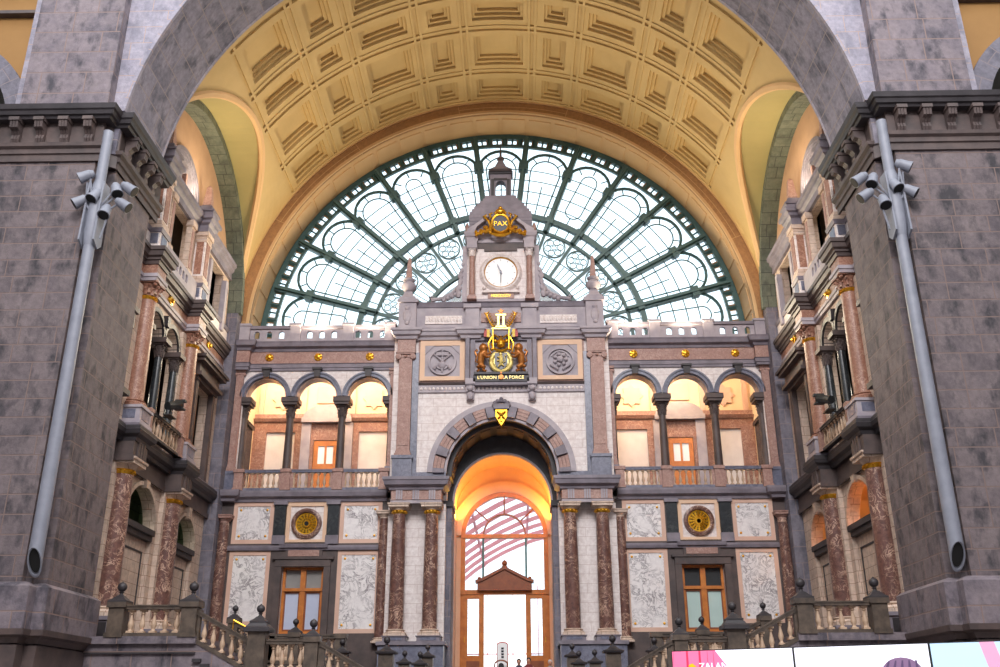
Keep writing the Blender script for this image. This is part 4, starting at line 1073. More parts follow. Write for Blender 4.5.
# ---- keystone cartouche
t=Thing('keystone_shield','gilded shield with grey carved crown on the keystone of the central arch','cartouche',(0,44.2,14.4))
m=MB(); m.box(-.38,.38,44.0,44.5,15.25,15.5)
for k in range(7): a=R(180*k/6); m.ball((.34*cos(a),44.1,15.45+.22*sin(a)),.12,8)
m.ball((0,44.05,15.75),.1,8); t.part('crown',m,'grey',True)
m=MB(); m.prism([(-.28,15.2),(.28,15.2),(.27,14.85),(.12,14.6),(0,14.4),(-.12,14.6),(-.27,14.85)],44.02,44.5); 
m.tube([(0,43.98,14.6),(0,43.98,15.1)],.05,6); m.tube([(-.2,43.98,15.1),(.16,43.96,14.75)],.045,6); m.tube([(.2,43.98,15.1),(-.16,43.96,14.75)],.045,6); m.ball((0,43.98,14.92),.1,8); t.part('shield',m,'gold')
for s in(-1,1):
    m=MB(); c=s*1.5; m.box(c-.24,c+.24,44.1,44.6,16.55,16.84); m.box(c-.2,c+.2,44.2,44.6,16.2,16.55); m.ball((c,44.15,16.35),.14,8,(1.2,.8,1)); m.ball((c,44.2,15.98),.16,8,(1,.6,1.3)); m.box(c-.18,c+.18,44.3,44.6,15.8,16.2)
    single('carved_console','carved stone console under the '+LR(s)+' end of the coat of arms frame','bracket',m,'greyl',(c,44.3,15.8),'carved consoles')

# ---- obelisk finials on the attic
for s in(-1,1):
    t=Thing('obelisk_finial','pinkish stone obelisk on a bulbous urn, '+LR(s)+' of the clock tower','finial',(s*4.7,44.6,21.12),'attic obelisks')
    c=(s*4.7,44.6,21.12)
    t.part('base',MB().lathe([(.4,0),(.4,.14),(.3,.2),(.2,.42),(.2,.5)],c=c,sq=True),'greyl')
    t.part('urn',MB().lathe([(.14,.5),(.22,.56),(.36,.74),(.38,.9),(.3,1.02),(.2,1.08),(.3,1.16),(.32,1.22),(.18,1.3)],c=c,n=16),'greyl',True)
    t.part('obelisk',MB().lathe([(.17,1.28),(.15,1.36),(.08,2.36),(.02,2.5)],c=c,sq=True),'redl')

# ---- clock tower
t=Thing('clock_tower','stone clock tower aedicule rising in front of the lunette window','clock tower',(0,44.7,21.0))
t.part('body',MB().box(-1.28,1.28,44.4,45.6,21.0,24.4).box(-1.75,1.75,44.6,45.6,21.0,24.6),'pink')
t.part('podium',MB().box(-1.95,1.95,44.3,45.6,20.98,21.12),'greyl')
m=MB(); m.mould([(-1.72,45.4),(-1.72,44.1),(-1.2,44.1),(-1.2,44.35),(1.2,44.35),(1.2,44.1),(1.72,44.1),(1.72,45.4)],[(-.2,24.3),(.03,24.3),(.03,24.5),(.1,24.55),(.16,24.7),(.16,24.78),(-.2,24.82)]); t.part('entablature',m,'greyl')
m=MB(); m.mould([(-1.2,44.4),(1.2,44.4)],[(0,23.98),(.05,24.0),(.05,24.28),(0,24.3)]); m.box(-.85,.85,44.3,44.4,23.82,24.2); t.part('frieze',m,'brownst')
for s in(-1,1):
    c=(s*1.46,44.2,21.12); 
    t.part('colonnette_pedestal',MB().lathe([(.24,-.12),(.24,.0),(.2,.02),(.2,.12)],c=c,sq=True),'redl')
    t.part('colonnette',MB().lathe([(.17,.12),(.2,.16),(.15,.22),(.15,.3),(.13,2.3),(.15,2.32)],c=c,n=14),'redl',True)
    me=get(('c','cn'),lambda:corinth_mesh(.13,.42,'pink')); t.inst('colonnette_capital',me,(c[0],c[1],c[2]+2.3))
    t.part('colonnette_block',MB().box(s*1.46-.26,s*1.46+.26,43.95,44.4,23.84,24.3),'greyl')
    # carved scroll strips and side volutes
    m=MB(); m.box(s*1.74,s*1.98,44.5,45.2,21.1,24.2); 
    for k in range(6): m.ball((s*(1.95+.04*(5-k)),44.5,21.5+.33*k),.16-.012*k,8,(1,.7,1.2))
    m.tube([(s*2.0,44.5,22.9),(s*2.12,44.5,22.5),(s*2.02,44.5,22.2),(s*2.2,44.5,21.8),(s*2.15,44.5,21.3)],[.06,.1,.08,.12,.1],8)
    t.part('scroll_pilaster',m,'greyl',True)
    m=MB(); m.tube([(s*2.2,44.6,21.9),(s*2.5,44.6,21.55),(s*3.0,44.6,21.3),(s*3.5,44.6,21.2),(s*3.6,44.6,21.35),(s*3.45,44.6,21.42)],[.08,.1,.1,.12,.1,.06],8)
    for k in range(4): m.ball((s*(2.3+.2*k),44.6,21.5-.1*k),.13,8)
    t.part('volute',m,'greyl',True)
    t.part('pinnacle',MB().lathe([(.12,24.8),(.12,25.0),(.07,25.1),(.12,25.25),(.1,25.4),(.03,25.6)],c=(s*1.75,44.6,0),n=10),'redl',True)
# curved broken pediment
for s in(-1,1):
    m=MB(); pts=[(s*1.72,24.8),(s*1.72,24.95),(s*1.4,25.15),(s*1.05,25.42),(s*.75,25.72),(s*.6,25.72),(s*.85,25.4),(s*1.2,25.1),(s*1.35,24.8)]
    m.prism(pts,44.0,44.5); t.part('pediment_scroll',m,'greyl')
t.part('pediment_wall',MB().box(-1.3,1.3,44.45,45.3,24.8,25.4),'greyl')
# bell roof and lantern
def sqroof(prof,c,mat,nm,dy=.42):
    b=MB(); rows=[]
    for hx,z in prof:
        hy=hx*dy; rows.append([b.V(c[0]+a*hx,c[1]+q*hy,z) for a,q in((-1,-1),(1,-1),(1,1),(-1,1))])
    for p,q in zip(rows,rows[1:]):
        for k in range(4): j=(k+1)%4; b.F(p[k],p[j],q[j],q[k])
    b.F(*reversed(rows[0])); b.F(*rows[-1]); return t.part(nm,b,mat)
rp=[(1.6,24.8),(1.62,25.6),(1.62,26.0),(1.55,26.12),(1.42,26.35),(1.22,26.62),(1.03,26.85),(.9,27.0),(.84,27.12),(.76,27.27)]
def rint(z):
    for (h0,z0),(h1,z1) in zip(rp,rp[1:]):
        if z0<=z<=z1: return h0+(h1-h0)*(z-z0)/(z1-z0)
    return rp[-1][0]
cr=[]
for k in range(13):
    z0=24.8+.19*k; z1=z0+.19; h=rint((z0+z1)/2); cr+=[(h+.025,z0),(h+.025,z1-.03),(h-.015,z1-.03),(h-.015,z1)]
sqroof(cr,(0,45.0),'grey','bell_roof')
m=MB(); m.prism(rect(-.58,.58,27.27,28.7),44.75,45.2,[arch_poly(0,.27,27.3,27.95,12)]); t.part('lantern',m,'grey')
t.part('lantern_cornice',MB().box(-.66,.66,44.68,45.3,28.62,28.78).box(-.36,.36,44.7,44.8,28.25,28.36).box(-.5,-.34,44.7,44.8,27.3,28.3).box(.34,.5,44.7,44.8,27.3,28.3),'dark')
sqroof([(.62,28.78),(.5,28.88),(.3,29.1),(.16,29.45),(.1,29.6)],(0,45.0),'grey','lantern_roof',.9)
t.part('spire',MB().lathe([(.1,29.55),(.2,29.66),(.2,29.76),(.07,29.86),(.05,30.1),(.015,30.7)],c=(0,45,0),n=10),'brownst',True)
# clock (rests on the tower): its own thing
ck=Thing('wall_clock','round white-faced clock with gilt rim and dark hands on the tower','clock',(0,44.35,21.55))
m=MB(); m.lathe([(.82,-.02),(.86,-.14),(.96,-.18),(1.04,-.1),(1.1,0)],c=(0,44.4,22.6),n=40,axis='d'); ck.part('stone_rim',m,'pink',True)
m=MB(); m.lathe([(.8,-.02),(.81,-.1),(.84,-.12),(.86,-.02)],c=(0,44.4,22.6),n=40,axis='d'); ck.part('gilt_rim',m,'gold',True)
ck.part('dial',MB().lathe([(.82,-.04),(.82,0)],c=(0,44.4,22.6),n=40,axis='d'),'white')
m=MB()
for k in range(12):
    a=30*k; m.tube([(.66*sin(R(a)),44.35,22.6+.66*cos(R(a))),(.74*sin(R(a)),44.35,22.6+.74*cos(R(a)))],.012,4)
ck.part('hour_marks',m,'steel')
def hand(a,L,w):
    b=MB(); a=R(a); dx,dz=sin(a),cos(a); q=[(dx*-.12+dz*w,dz*-.12-dx*w),(dx*-.12-dz*w,dz*-.12+dx*w),(dx*L*.8-dz*w*.8,dz*L*.8+dx*w*.8),(dx*L,dz*L),(dx*L*.8+dz*w*.8,dz*L*.8-dx*w*.8)]
    b.prism([(x,22.6+z) for x,z in q],44.3,44.33); return b
ck.part('hour_hand',hand(-22,.5,.035),'bluem'); ck.part('minute_hand',hand(180,.68,.025),'navy')
ck.part('hub',MB().lathe([(.06,-.12),(.06,0)],c=(0,44.38,22.6),n=12,axis='d'),'bluem')
tb=single('date_tablet','small stone tablet with gilt roman numerals under the clock','tablet',MB().box(-.66,.66,44.3,44.42,21.14,21.42),'redl',(0,44.36,21.14))
me=text_mesh('MDCCCCV',.2,.01); me.materials.append(M['gold']); link('numerals',me,tb,(0,-.07,.14),(PI/2,0,0))
m=MB(); m.box(-.95,.95,44.2,44.45,21.44,21.56); m.ball((-.85,44.25,21.7),.1,8); m.ball((.85,44.25,21.7),.1,8)
single('clock_sill','moulded stone sill between the clock and the numeral tablet','sill',m,'pink',(0,44.3,21.44))
# PAX cartouche
t=Thing('pax_cartouche','gilded cartouche with fruit garlands and a black oval lettered PAX above the clock','cartouche',(0,43.95,24.4))
m=MB(); m.lathe([(.38,.02),(.42,-.1),(.5,-.12),(.56,-.02),(.56,.1)],c=(0,43.95,0),n=28,axis='d')
for i,v in enumerate(m.v): m.v[i]=(v[0]*.95,v[1],25.18+v[2]*1.12)
m.ball((0,43.88,25.85),.22,10,(1.3,.8,.8)); m.ball((0,43.88,26.05),.12,8); m.tube([(-.3,43.9,25.75),(0,43.85,25.95),(.3,43.9,25.75)],.08,8); t.part('gilt_frame',m,'gold',True)
m=MB(); m.lathe([(.4,-.03),(.4,.08)],c=(0,43.93,0),n=28,axis='d')
for i,v in enumerate(m.v): m.v[i]=(v[0]*.95,v[1],25.18+v[2]*1.12)
t.part('oval_field',m,'navy')
me=text_mesh('PAX',.38,.012); me.materials.append(M['gold']); t.inst('lettering',me,(0,43.88,25.16),rot=(PI/2,0,0))
for s in(-1,1):
    m=MB(); random.seed(7)
    for k in range(16):
        f=k/15; m.ball((s*(.5+.75*f+random.uniform(-.06,.06)),43.9+random.uniform(-.05,.05),24.95-.35*f+random.uniform(-.14,.14)),.12-.03*f,7)
    t.part('fruit_garland',m,'gold',True)
    m=MB(); m.tube([(s*.5,43.9,25.0),(s*.62,43.88,25.35),(s*.85,43.88,25.6),(s*.72,43.88,25.68)],[.06,.07,.08,.05],8); m.tube([(s*.48,43.9,25.5),(s*.56,43.88,25.7),(s*.42,43.88,25.8)],[.06,.07,.05],8); t.part('scroll',m,'gold',True)
m=MB(); m.tube([(-.5,43.9,24.62),(-.2,43.86,24.5),(0,43.85,24.48),(.2,43.86,24.5),(.5,43.9,24.62)],[.06,.09,.1,.09,.06],8); m.ball((-.52,43.9,24.66),.09,8); m.ball((.52,43.9,24.66),.09,8); t.part('ribbon',m,'gold',True)

# ---- great glazed doorway in the passage
d=struct('door_3',MB().arc(.05,10.1,1.98,2.2,49.05,49.3,0,180,40).box(-2.15,-1.93,49.05,49.3,3,10.1).box(2.03,2.25,49.05,49.3,3,10.1),'wood')
strpart('transom',d,MB().box(-2.1,2.2,49.0,49.3,9.95,10.15).box(-2.15,2.25,48.95,49.3,7.18,7.4),'wood')
strpart('mullion',d,MB().box(-1.08,-.98,49.05,49.25,7.4,10.0).box(1.08,1.18,49.05,49.25,7.4,10.0),'iron')
m=MB(); m.arc(.05,10.1,1.02,1.1,49.05,49.25,0,180,28)
for a in(90,42,138): m.tube([(.05+1.06*cos(R(a)),49.15,10.1+1.06*sin(R(a))),(.05+2.05*cos(R(a)),49.15,10.1+2.05*sin(R(a)))],.04,5)
strpart('fanlight_bars',d,m,'woodd')
strpart('pane',d,MB().prism([(-2.0,7.3),(2.1,7.3),(2.1,10.1)]+circ(.05,10.1,2.05,24,0,180)+[(-2.0,10.1)],49.16,49.18),'glass')
for s in(-1,1):
    c=.05+s*1.56
    q=strpart('side_door',d,MB().prism(rect(c-.53,c+.53,2.2,7.2),49.0,49.2,[rect(c-.28,c+.28,4.3,6.98)]),'wood')
    strpart('door_glass',q,MB().box(c-.28,c+.28,49.1,49.12,4.3,6.98),'glass')
    strpart('door_panel',q,MB().box(c-.32,c+.32,48.97,49.0,2.8,4.05),'woodd')
    strpart('handle',q,MB().tube([(c+s*.42,48.9,4.9),(c+s*.42,48.9,5.15)],.02,6),'gold')
p=strpart('pedimented_hood',d,MB().prism([(-1.3,7.35),(1.4,7.35),(1.4,7.75),(1.2,7.8),(.05,8.35),(-1.1,7.8),(-1.3,7.75)],48.7,49.3),'woodd')
strpart('hood_cornice',p,MB().prism([(-1.4,7.72),(-1.1,7.78),(.05,8.36),(1.2,7.78),(1.5,7.72),(1.5,7.84),(1.22,7.92),(.05,8.5),(-1.12,7.92),(-1.4,7.84)],48.6,49.3),'woodd')
strpart('hood_finial',p,MB().lathe([(.16,8.45),(.16,8.52),(.1,8.56),(.15,8.66),(.12,8.76),(.03,8.84)],c=(.05,48.9,0),n=12),'woodd',True)
strpart('hood_ears',p,MB().ball((-1.2,48.8,7.92),.1,8).ball((1.3,48.8,7.92),.1,8),'woodd')
# ================================================================ SIDE WALL THINGS
for s in(-1,1):
    S=SIDEW(s); W=LR(s)
    for y,l in((33.8,'nearer the front pier'),(39.0,'nearer the rear wall')):
        column('marble_column','dark red marble column, bottom storey of the '+W+' side wall, '+l,s*13.5,y,4.75,10.25,.43,'red','cream','cream','tuscan',True,.36,.5,'lower side wall columns',ped=(.9,'grey','dark'))
        column('marble_column','rosy gilt-capped column, second storey of the '+W+' side wall, '+l,s*13.5,y,12.2,17.25,.36,'redo','redo','redo','corinth',True,.3,.58,'second storey side wall columns',ped=(.72,'greyl','bluem'))
        # triglyph block over the lower capital
        m=MB(S); m.box(y-.65,y+.65,13.42,14.2,10.28,10.81); 
        for q in(-.24,0,.24): m.box(y+q-.08,y+q+.08,13.36,13.42,10.3,10.85)
        struct('trim_0',m,'brownst')
        # tier-three panelled pilaster
        t=Thing('panelled_pilaster','red-panelled cream pilaster, top storey of the '+W+' side wall, '+l,'pilaster',(s*13.6,y,19.5),'top storey pilasters')
        t.part('shaft',MB(S).box(y-.34,y+.34,13.72,14.2,19.9,21.75),'pink'); t.part('inset_panel',MB(S).box(y-.22,y+.22,13.69,13.72,20.0,21.65).box(y-.36,y-.34,13.8,14.12,20.0,21.65),'redo')
        t.part('base',MB(S).box(y-.42,y+.42,13.62,14.2,19.5,19.7).box(y-.38,y+.38,13.67,14.2,19.7,19.9),'cream'); t.part('capital',MB(S).box(y-.38,y+.38,13.67,14.2,21.6,21.7).box(y-.37,y+.37,13.68,14.2,21.75,21.9).box(y-.42,y+.42,13.62,14.2,21.9,22.12),'cream')
        t.part('plinth_panel',MB(S).box(y-.27,y+.27,13.62,13.66,18.85,19.28).box(y-.45,y-.42,13.72,14.02,18.85,19.28),'bluem')
        # obelisk on the top cornice
        t=Thing('stone_obelisk','small red obelisk atop the '+W+' side wall cornice, '+l,'obelisk',(s*13.5,y,22.88),'cornice obelisks')
        c=(y,13.95,22.88)
        t.part('base',MB(S).lathe([(.42,0),(.42,.25),(.48,.28),(.48,.36),(.3,.42),(.3,.62),(.22,.7)],c=c,sq=True),'grey'); t.part('obelisk',MB(S).lathe([(.17,.7),(.2,.74),(.11,1.7),(.02,1.82)],c=c,sq=True),'redl')
    # narrow wall strips beside columns, pilaster responds and window aedicule near the pier
    m=MB(S); 
    for y in(33.8,39.0): m.box(y-.75,y+.75,14.05,14.2,11.5,17.05); m.box(y-.62,y+.62,14.02,14.2,4.0,10.2)
    struct('trim_0',m,'cream')
    # secondary columns of the arcade with imposts
    for y,l in((34.5,'near end'),(36.38,'middle'),(38.15,'far end')):
        column('arcade_column','dark veined column at the '+l+' of the twin arcade in the '+W+' side wall',s*13.8,y,12.0,15.75,.19,'blackm','brownst','brownst','corinth',False,.25,.6,'side arcade columns')
        m=MB(S); m.box(y-.34,y+.34,13.9,14.7,15.75,15.95); struct('trim_0',m,'brownst')
    m=MB(S)
    for c in(35.45,37.3): m.arc(c,15.95,.82,1.0,14.1,14.62,0,180,20)
    m.prism([(36.25,16.5),(36.5,16.5),(36.56,16.95),(36.2,16.95)],14.0,14.2)
    struct('trim_0',m,'dark')
    # stone arch rims round the lower niches, keystone consoles
    m=MB(S)
    for c,r in((36.4,1.55),(41.55,1.35)): m.arc(c,8.35,r,r+.16,14.08,14.22,0,180,24); m.prism([(c-.14,8.35+r-.1),(c+.14,8.35+r-.1),(c+.22,10.1),(c-.22,10.1)],13.98,14.2)
    struct('trim_0',m,'cream')
    # door aedicule of the far bay
    m=MB(S); m.box(40.3,40.6,13.95,14.2,11.5,15.7); m.box(42.7,43.0,13.95,14.2,11.5,15.7); m.box(40.2,43.1,13.9,14.2,15.6,15.75)
    struct('trim_0',m,'brownst')
    m=MB(S); m.box(40.05,43.25,13.7,14.2,15.75,15.92); m.box(40.2,43.1,13.85,14.2,15.92,16.4); m.box(39.95,43.35,13.6,14.2,16.4,16.55); m.box(39.85,43.45,13.5,14.2,16.55,16.68)
    struct('trim_0',m,'brownst')
    d=struct('door_%d'%(4 if s<0 else 5),MB(S).box(41.0,42.2,14.5,14.58,11.5,15.3),'woodd'); strpart('door_panel',d,MB(S).box(41.12,41.55,14.46,14.5,11.8,15.0).box(41.65,42.08,14.46,14.5,11.8,15.0),'wood')
    # near bay aedicule beside the pier, partly hidden
    m=MB(S); m.box(32.0,32.9,13.8,14.2,15.6,15.8); m.box(32.0,32.8,13.9,14.2,15.0,15.6); m.box(32.0,32.6,14.0,14.2,11.5,15.0); struct('trim_0',m,'brownst')
    m=MB(S); m.box(32.0,32.95,13.75,14.2,12.4,12.6); struct('trim_0',m,'dark')
    # balustrade between the columns on the gallery
    t=balustrade('balustrade','small buff baluster railing between the second storey columns of the '+W+' side wall',(s*13.2,34.5,11.48),(s*13.2,38.3,11.48),.95,('dark','balust'),(0.03,.97),9,.12,.1,.22,.075,'side gallery railings',post_w=.3,postmat='redl')
    # pierced parapet of the top storey
    hs=[arch_poly(36.4+q,.12,18.85,19.12,8) for q in(-.9,-.5,-.1,.3,.7)]
    m=MB(S); m.prism(rect(34.4,38.4,18.6,19.45),13.8,13.95,hs)
    single('pierced_parapet','pierced stone parapet between the top storey pilasters of the '+W+' side wall','parapet',m,'greyl',(s*13.42,36.4,18.6))
    # thermal arch window of the top storey
    w=struct('window_%d'%(4 if s<0 else 5),MB(S).arc(36.4,22.88,1.55,1.72,14.25,14.9,0,180,24).arc(36.4,22.88,1.7,1.87,14.2,14.5,0,180,24).arc(36.4,22.88,1.85,2.04,14.14,14.5,0,180,24),'grey')
    strpart('mullion',w,MB(S).box(35.8,35.95,14.3,14.5,22.75,24.1).box(36.85,37.0,14.3,14.5,22.75,24.1).box(34.8,38.0,14.3,14.5,22.72,22.9),'redl')
    # minor pilasters and lit wall of the top storey
    m=MB(S)
    for y in(35.2,37.7): m.box(y-.2,y+.2,14.0,14.25,19.6,21.8); m.box(y-.26,y+.26,13.92,14.25,21.8,22.1); m.box(y-.26,y+.26,13.92,14.25,19.5,19.75)
    struct('trim_0',m,'cream')
    m=MB(S)
    for y in(35.2,37.7): m.box(y-.11,y+.11,13.97,14.0,19.85,21.7)
    struct('trim_0',m,'redl')
    m=MB(S); m.box(40.3,40.6,13.95,14.2,19.0,21.6); m.box(42.8,43.1,13.95,14.2,19.0,21.6); struct('trim_0',m,'greyl')
    # gilt rosettes on the side frieze
    for y,l in((36.4,'between the two rosy columns'),(41.6,'in the farthest bay')):
        m=MB(S); m.lathe([(.03,-.2),(.1,-.16),(.1,-.1),(.2,-.08),(.22,0)],c=(y,14.1,17.7),n=12,axis='d')
        single('frieze_rosette','small gilt rosette on the frieze of the '+W+' side wall, '+l,'rosette',m,'gold',(s*14.1,y,17.76),'gilt rosettes of the side friezes',True)
    # black floodlight clamped to the gallery rail
    t=Thing('floodlight','black floodlight clamped on the gallery railing of the '+W+' side wall','floodlight',(s*13.35,35.75,12.45))
    t.part('bracket',MB(S).tube([(35.9,13.75,12.42),(35.75,13.3,12.5),(35.75,13.25,12.8)],.035,6).box(35.4,36.1,13.1,13.4,12.46,12.5),'irond')
    t.part('housing',MB(S).tube([(35.5,13.3,12.85),(35.8,13.2,12.95),(36.15,13.05,13.1)],[.16,.17,.2],10),'irond'); t.part('barn_door',MB(S).box(36.1,36.3,12.85,13.25,13.2,13.3),'irond'); t.part('barn_door',MB(S).box(36.05,36.3,12.85,13.25,12.88,12.94),'irond')

# ================================================================ FOREGROUND: pipes and spotlights on the piers
def spot_thing(x,y,z,dirv,label,px,py,pz,grp):
    t=Thing('spotlight',label,'spotlight',(x,y,z),grp); d=Vector(dirv).normalized(); c=Vector((x,y,z))
    a=c-d*.26; b=c+d*.26
    m=MB(); pts=[a,a+d*.1,a+d*.12,c+d*.12,b]; m.tube([tuple(p) for p in pts],[.1,.14,.16,.18,.205],14); t.part('housing',m,'steel',True)
    m=MB(); m.tube([tuple(b-d*.02),tuple(b+d*.012)],[.175,.175],14); t.part('lens',m,'lens')
    m=MB(); m.tube([(px,py,pz),(px*.5+x*.5,y+.05,z*.5+pz*.5),tuple(a+d*.15)],.035,6); t.part('bracket_arm',m,'steel'); return t
SP=[(-13.64,18.53,(-1,-.2,-.6),'highest spotlight, on the outer side','facing away from the hall'),
    (-13.24,17.79,(-.3,-.5,-1),'large spotlight directly in front','just under the highest one'),
    (-13.68,17.57,(-1,-.3,-.8),'lowest spotlight on the outer side','facing outwards and down'),
    (-12.56,17.99,(.4,-.3,-1),'inner side spotlight','nearer one of the upper pair'),
    (-12.16,18.03,(1,.1,-.7),'outermost spotlight on the hall side','outer one of the upper pair'),
    (-12.80,17.18,(0,-.5,-1),'lowest and smallest spotlight','hanging at the foot of the bracket'),
    (-12.27,17.42,(1,.1,-.7),'lone spotlight on the hall side','below the upper pair')]
for s in(-1,1):
    W=LR(s); f=MB(sx=-s)
    t=Thing('steel_pole','thick grey steel pole with open lower end on the '+W+' foreground pier','pole',(s*13.3,28.0,5.5))
    m=MB(SIDE(s)); n=20; rows=[]
    zt=20.4
    def ringv(r,zf):
        return [m.V(28.02+r*sin(2*PI*k/n),13.27+r*cos(2*PI*k/n),zf(2*PI*k/n)) for k in range(n)]
    A=ringv(.215,lambda a:5.76-.4*sin(a)); B=ringv(.205,lambda a:9.0); C_=ringv(.17,lambda a:zt); D_=ringv(.17,lambda a:5.78-.36*sin(a))
    for p,q in((D_,A),(A,B),(B,C_)):
        for k in range(n): j=(k+1)%n; m.F(p[k],p[j],q[j],q[k])
    m.F(*C_); t.part('tube',m,'steel',True)
    m=MB(SIDE(s)); E_=ringv(.172,lambda a:5.86-.36*sin(a)); m.F(*E_); t.part('bore_shade_disc',m,'black')  # black disc inside the tube end, painted for the shade within
    m=MB(SIDE(s)); m.prism([(27.7,16.1),(28.05,15.9),(28.3,16.1),(28.25,18.3),(27.8,18.3)],13.0,13.06); m.prism([(27.7,16.1),(28.05,15.9),(28.3,16.1),(28.25,18.3),(27.8,18.3)],13.48,13.54)
    m.lathe([(.19,16.0),(.25,16.5),(.25,18.1),(.19,18.4)],c=(28.02,13.27,0),n=16); m.tube([(27.9,12.9,16.2),(27.8,12.7,17.1)],.035,6); m.tube([(27.9,13.5,16.9),(27.85,13.62,18.3)],.035,6)
    t.part('lamp_cradle',m,'steel',True)
    for x,z,dv,l,l2 in SP:
        spot_thing(-s*x,27.78 if s<0 else 27.78,z,(-s*dv[0],dv[1],dv[2]),l+' of the '+W+' pole, '+l2,s*13.2,27.9,16.9+(z-17)*.3,'spotlights on the foreground poles')

# ================================================================ STAIRS
for s in(-1,1):
    W=LR(s); S=SIDE(s)
    # landing walls and flights (solid masonry)
    m=MB(S); m.box(31.75,36.2,9.55,13.1,0,3.95); m.box(31.6,36.2,9.5,13.1,3.75,3.98)
    for k in range(7): m.box(31.75,36.2,9.55-.27*(k+1),9.55-.27*k,0,3.95-.155*(k+1))
    m.box(31.75,36.2,5.6,7.66,0,2.86); 
    for k in range(10): m.box(31.75,36.2,5.6-.3*(k+1),5.6-.3*k,0,2.86-.155*(k+1))
    struct('floor_stair_'+W,m,'pier')
    m=MB(S); m.box(31.66,31.78,9.5,13.1,3.45,3.5); 
    for k in range(7): m.box(31.62,31.78,9.55-.27*(k+1),9.55-.27*k,3.95-.155*(k+1)-.6,3.95-.155*(k+1)-.5)
    m.box(31.66,31.78,5.6,7.66,2.2,2.28); struct('trim_0',m,'dark')
    y=31.85; P=lambda x,z:(s*x,y,z)
    balustrade('stone_balustrade','dark stone balustrade with two ball finials on the '+W+' upper stair landing',P(12.15,3.95),P(9.8,3.95),1.0,('balustd','balust'),(0,1),5,.14,.14,.3,.1,'stair balustrades',balls=(0,1),post_w=.5,post_down=.0)
    balustrade('sloping_balustrade','sloping stone balustrade of the stair flight below the '+W+' upper landing',P(9.6,3.8),P(7.8,2.86),1.0,('balustd','balust'),(0.02,.98),5,.14,.14,.26,.09,'stair balustrades',post_w=.2)
    balustrade('stone_balustrade','short dark stone balustrade with two ball finials on the middle stair landing, '+W+' side',P(7.26,2.86),P(5.82,2.86),1.0,('balustd','balust'),(-.1,1),4,.14,.14,.3,.09,'stair balustrades',balls=(1,),post_w=.42,skip=(0,))
    balustrade('sloping_balustrade','sloping stone balustrade descending from the '+W+' middle landing towards the centre',P(5.55,2.8),P(3.0,1.4),1.0,('balustd','balust'),(0.02,.98),8,.14,.14,.26,.09,'stair balustrades',post_w=.2)
    t=Thing('newel_post','large dark stone newel post with ball finial between the two stair landings, '+W+' side','newel post',(s*7.55,31.82,2.86),'stair newel posts')
    t.part('shaft',MB().box(s*7.55-.28,s*7.55+.28,31.54,32.1,2.0,4.12),'balustd')
    t.part('cap',MB().lathe([(.4,4.1),(.4,4.22),(.34,4.26),(.22,4.42),(.2,4.46)],c=(s*7.55,31.82,0),sq=True),'dark')
    t.inst('ball_finial',get(('fin','big'),lambda:finial_mesh(.46,'dark')),(s*7.55,31.82,4.38))
    # farther balustrade of the same flight
    y=35.4
    balustrade('sloping_balustrade','farther sloping stair rail with a ball finial at its top, '+W+' side',P(9.4,3.75),P(8.05,3.2),1.0,('balustd','balust'),(0.0,.98),4,.14,.14,.26,.09,'stair balustrades',balls=(0,),post_w=.36)
    balustrade('stone_balustrade','farther level stone balustrade with two ball finials in front of the '+W+' wooden window',P(8.0,3.28),P(5.55,3.28),1.0,('balustd','balust'),(0,.33,1),5,.14,.14,.3,.09,'stair balustrades',balls=(1,),post_w=.36)
    x0=5.45
    for x,yy,zb,l in((5.45,35.2,3.95,'stepped down beyond the farther level balustrade'),(4.26,38,4.18,'outermost and tallest near the doorway columns'),(3.57,38,3.72,'low, second from the doorway columns outwards'),(2.95,37.6,3.66,'low, right before the inner doorway column'),(2.76,38.6,3.98,'tucked behind, nearest to the doorway')):
        zlo=2.1 if yy>36 else 2.7
        t=Thing('ball_post','dark ball-topped stone post, '+W+' side, '+l,'stone post',(s*x,yy,zlo),'small ball-topped stair posts')
        w=.26 if x!=4.26 else .34; zb2=zb-w*.95*1.0
        t.part('shaft',MB().box(s*x-w*.8,s*x+w*.8,yy-w*.8,yy+w*.8,zlo,zb2-w*.2),'balustd')
        t.part('cap',MB().lathe([(w*1.1,zb2-w*.25),(w*1.15,zb2-w*.05),(w*.9,zb2+.02)],c=(s*x,yy,0),sq=True),'dark')
        t.inst('ball_finial',get(('fin',w),lambda:finial_mesh(w*1.35,'dark')),(s*x,yy,zb2-.02))
single('brass_handrail','thin brass handrail along the farther stair flight on the left','handrail',MB().tube([(-9.2,34.6,4.72),(-8.0,34.6,4.12)],.035,8).tube([(-9.2,34.6,4.72),(-9.2,34.6,3.9)],.02,6).tube([(-8.0,34.6,4.12),(-8.0,34.6,3.3)],.02,6),'gold',(-8.6,34.6,3.6))

# ================================================================ VIDEO WALL (lower right)
M['scr_white']=emis('screen_white',(240,240,252),.4); M['scr_pink']=emis('screen_pink',(236,110,150),.34); M['scr_red']=emis('screen_red',(226,50,86),.3)
M['scr_blue']=emis('screen_light_blue',(176,206,232),.36); M['scr_rose']=emis('screen_rose',(214,150,180),.33); M['scr_navy']=emis('screen_navy',(70,90,140),.3); M['scr_yel']=emis('screen_yellow',(250,170,20),.36); M['scr_hair']=emis('screen_mauve_hair',(124,98,128),.3); M['scr_hair2']=emis('screen_dark_mauve',(84,66,98),.26); M['scr_skin']=emis('screen_skin',(220,170,170),.3); M['scr_txt']=emis('screen_text_white',(255,255,255),.5)
ang=math.atan2(-1.55,3.26); O=Vector((3.04,15.3,0)); U=Vector((cos(ang),sin(ang),0))
labs=['left video panel with pink stripes, yellow arrow and white lettering','middle white video panel with the top of a mauve-haired head','right pale blue video panel with a pink strip and dark blue shape']
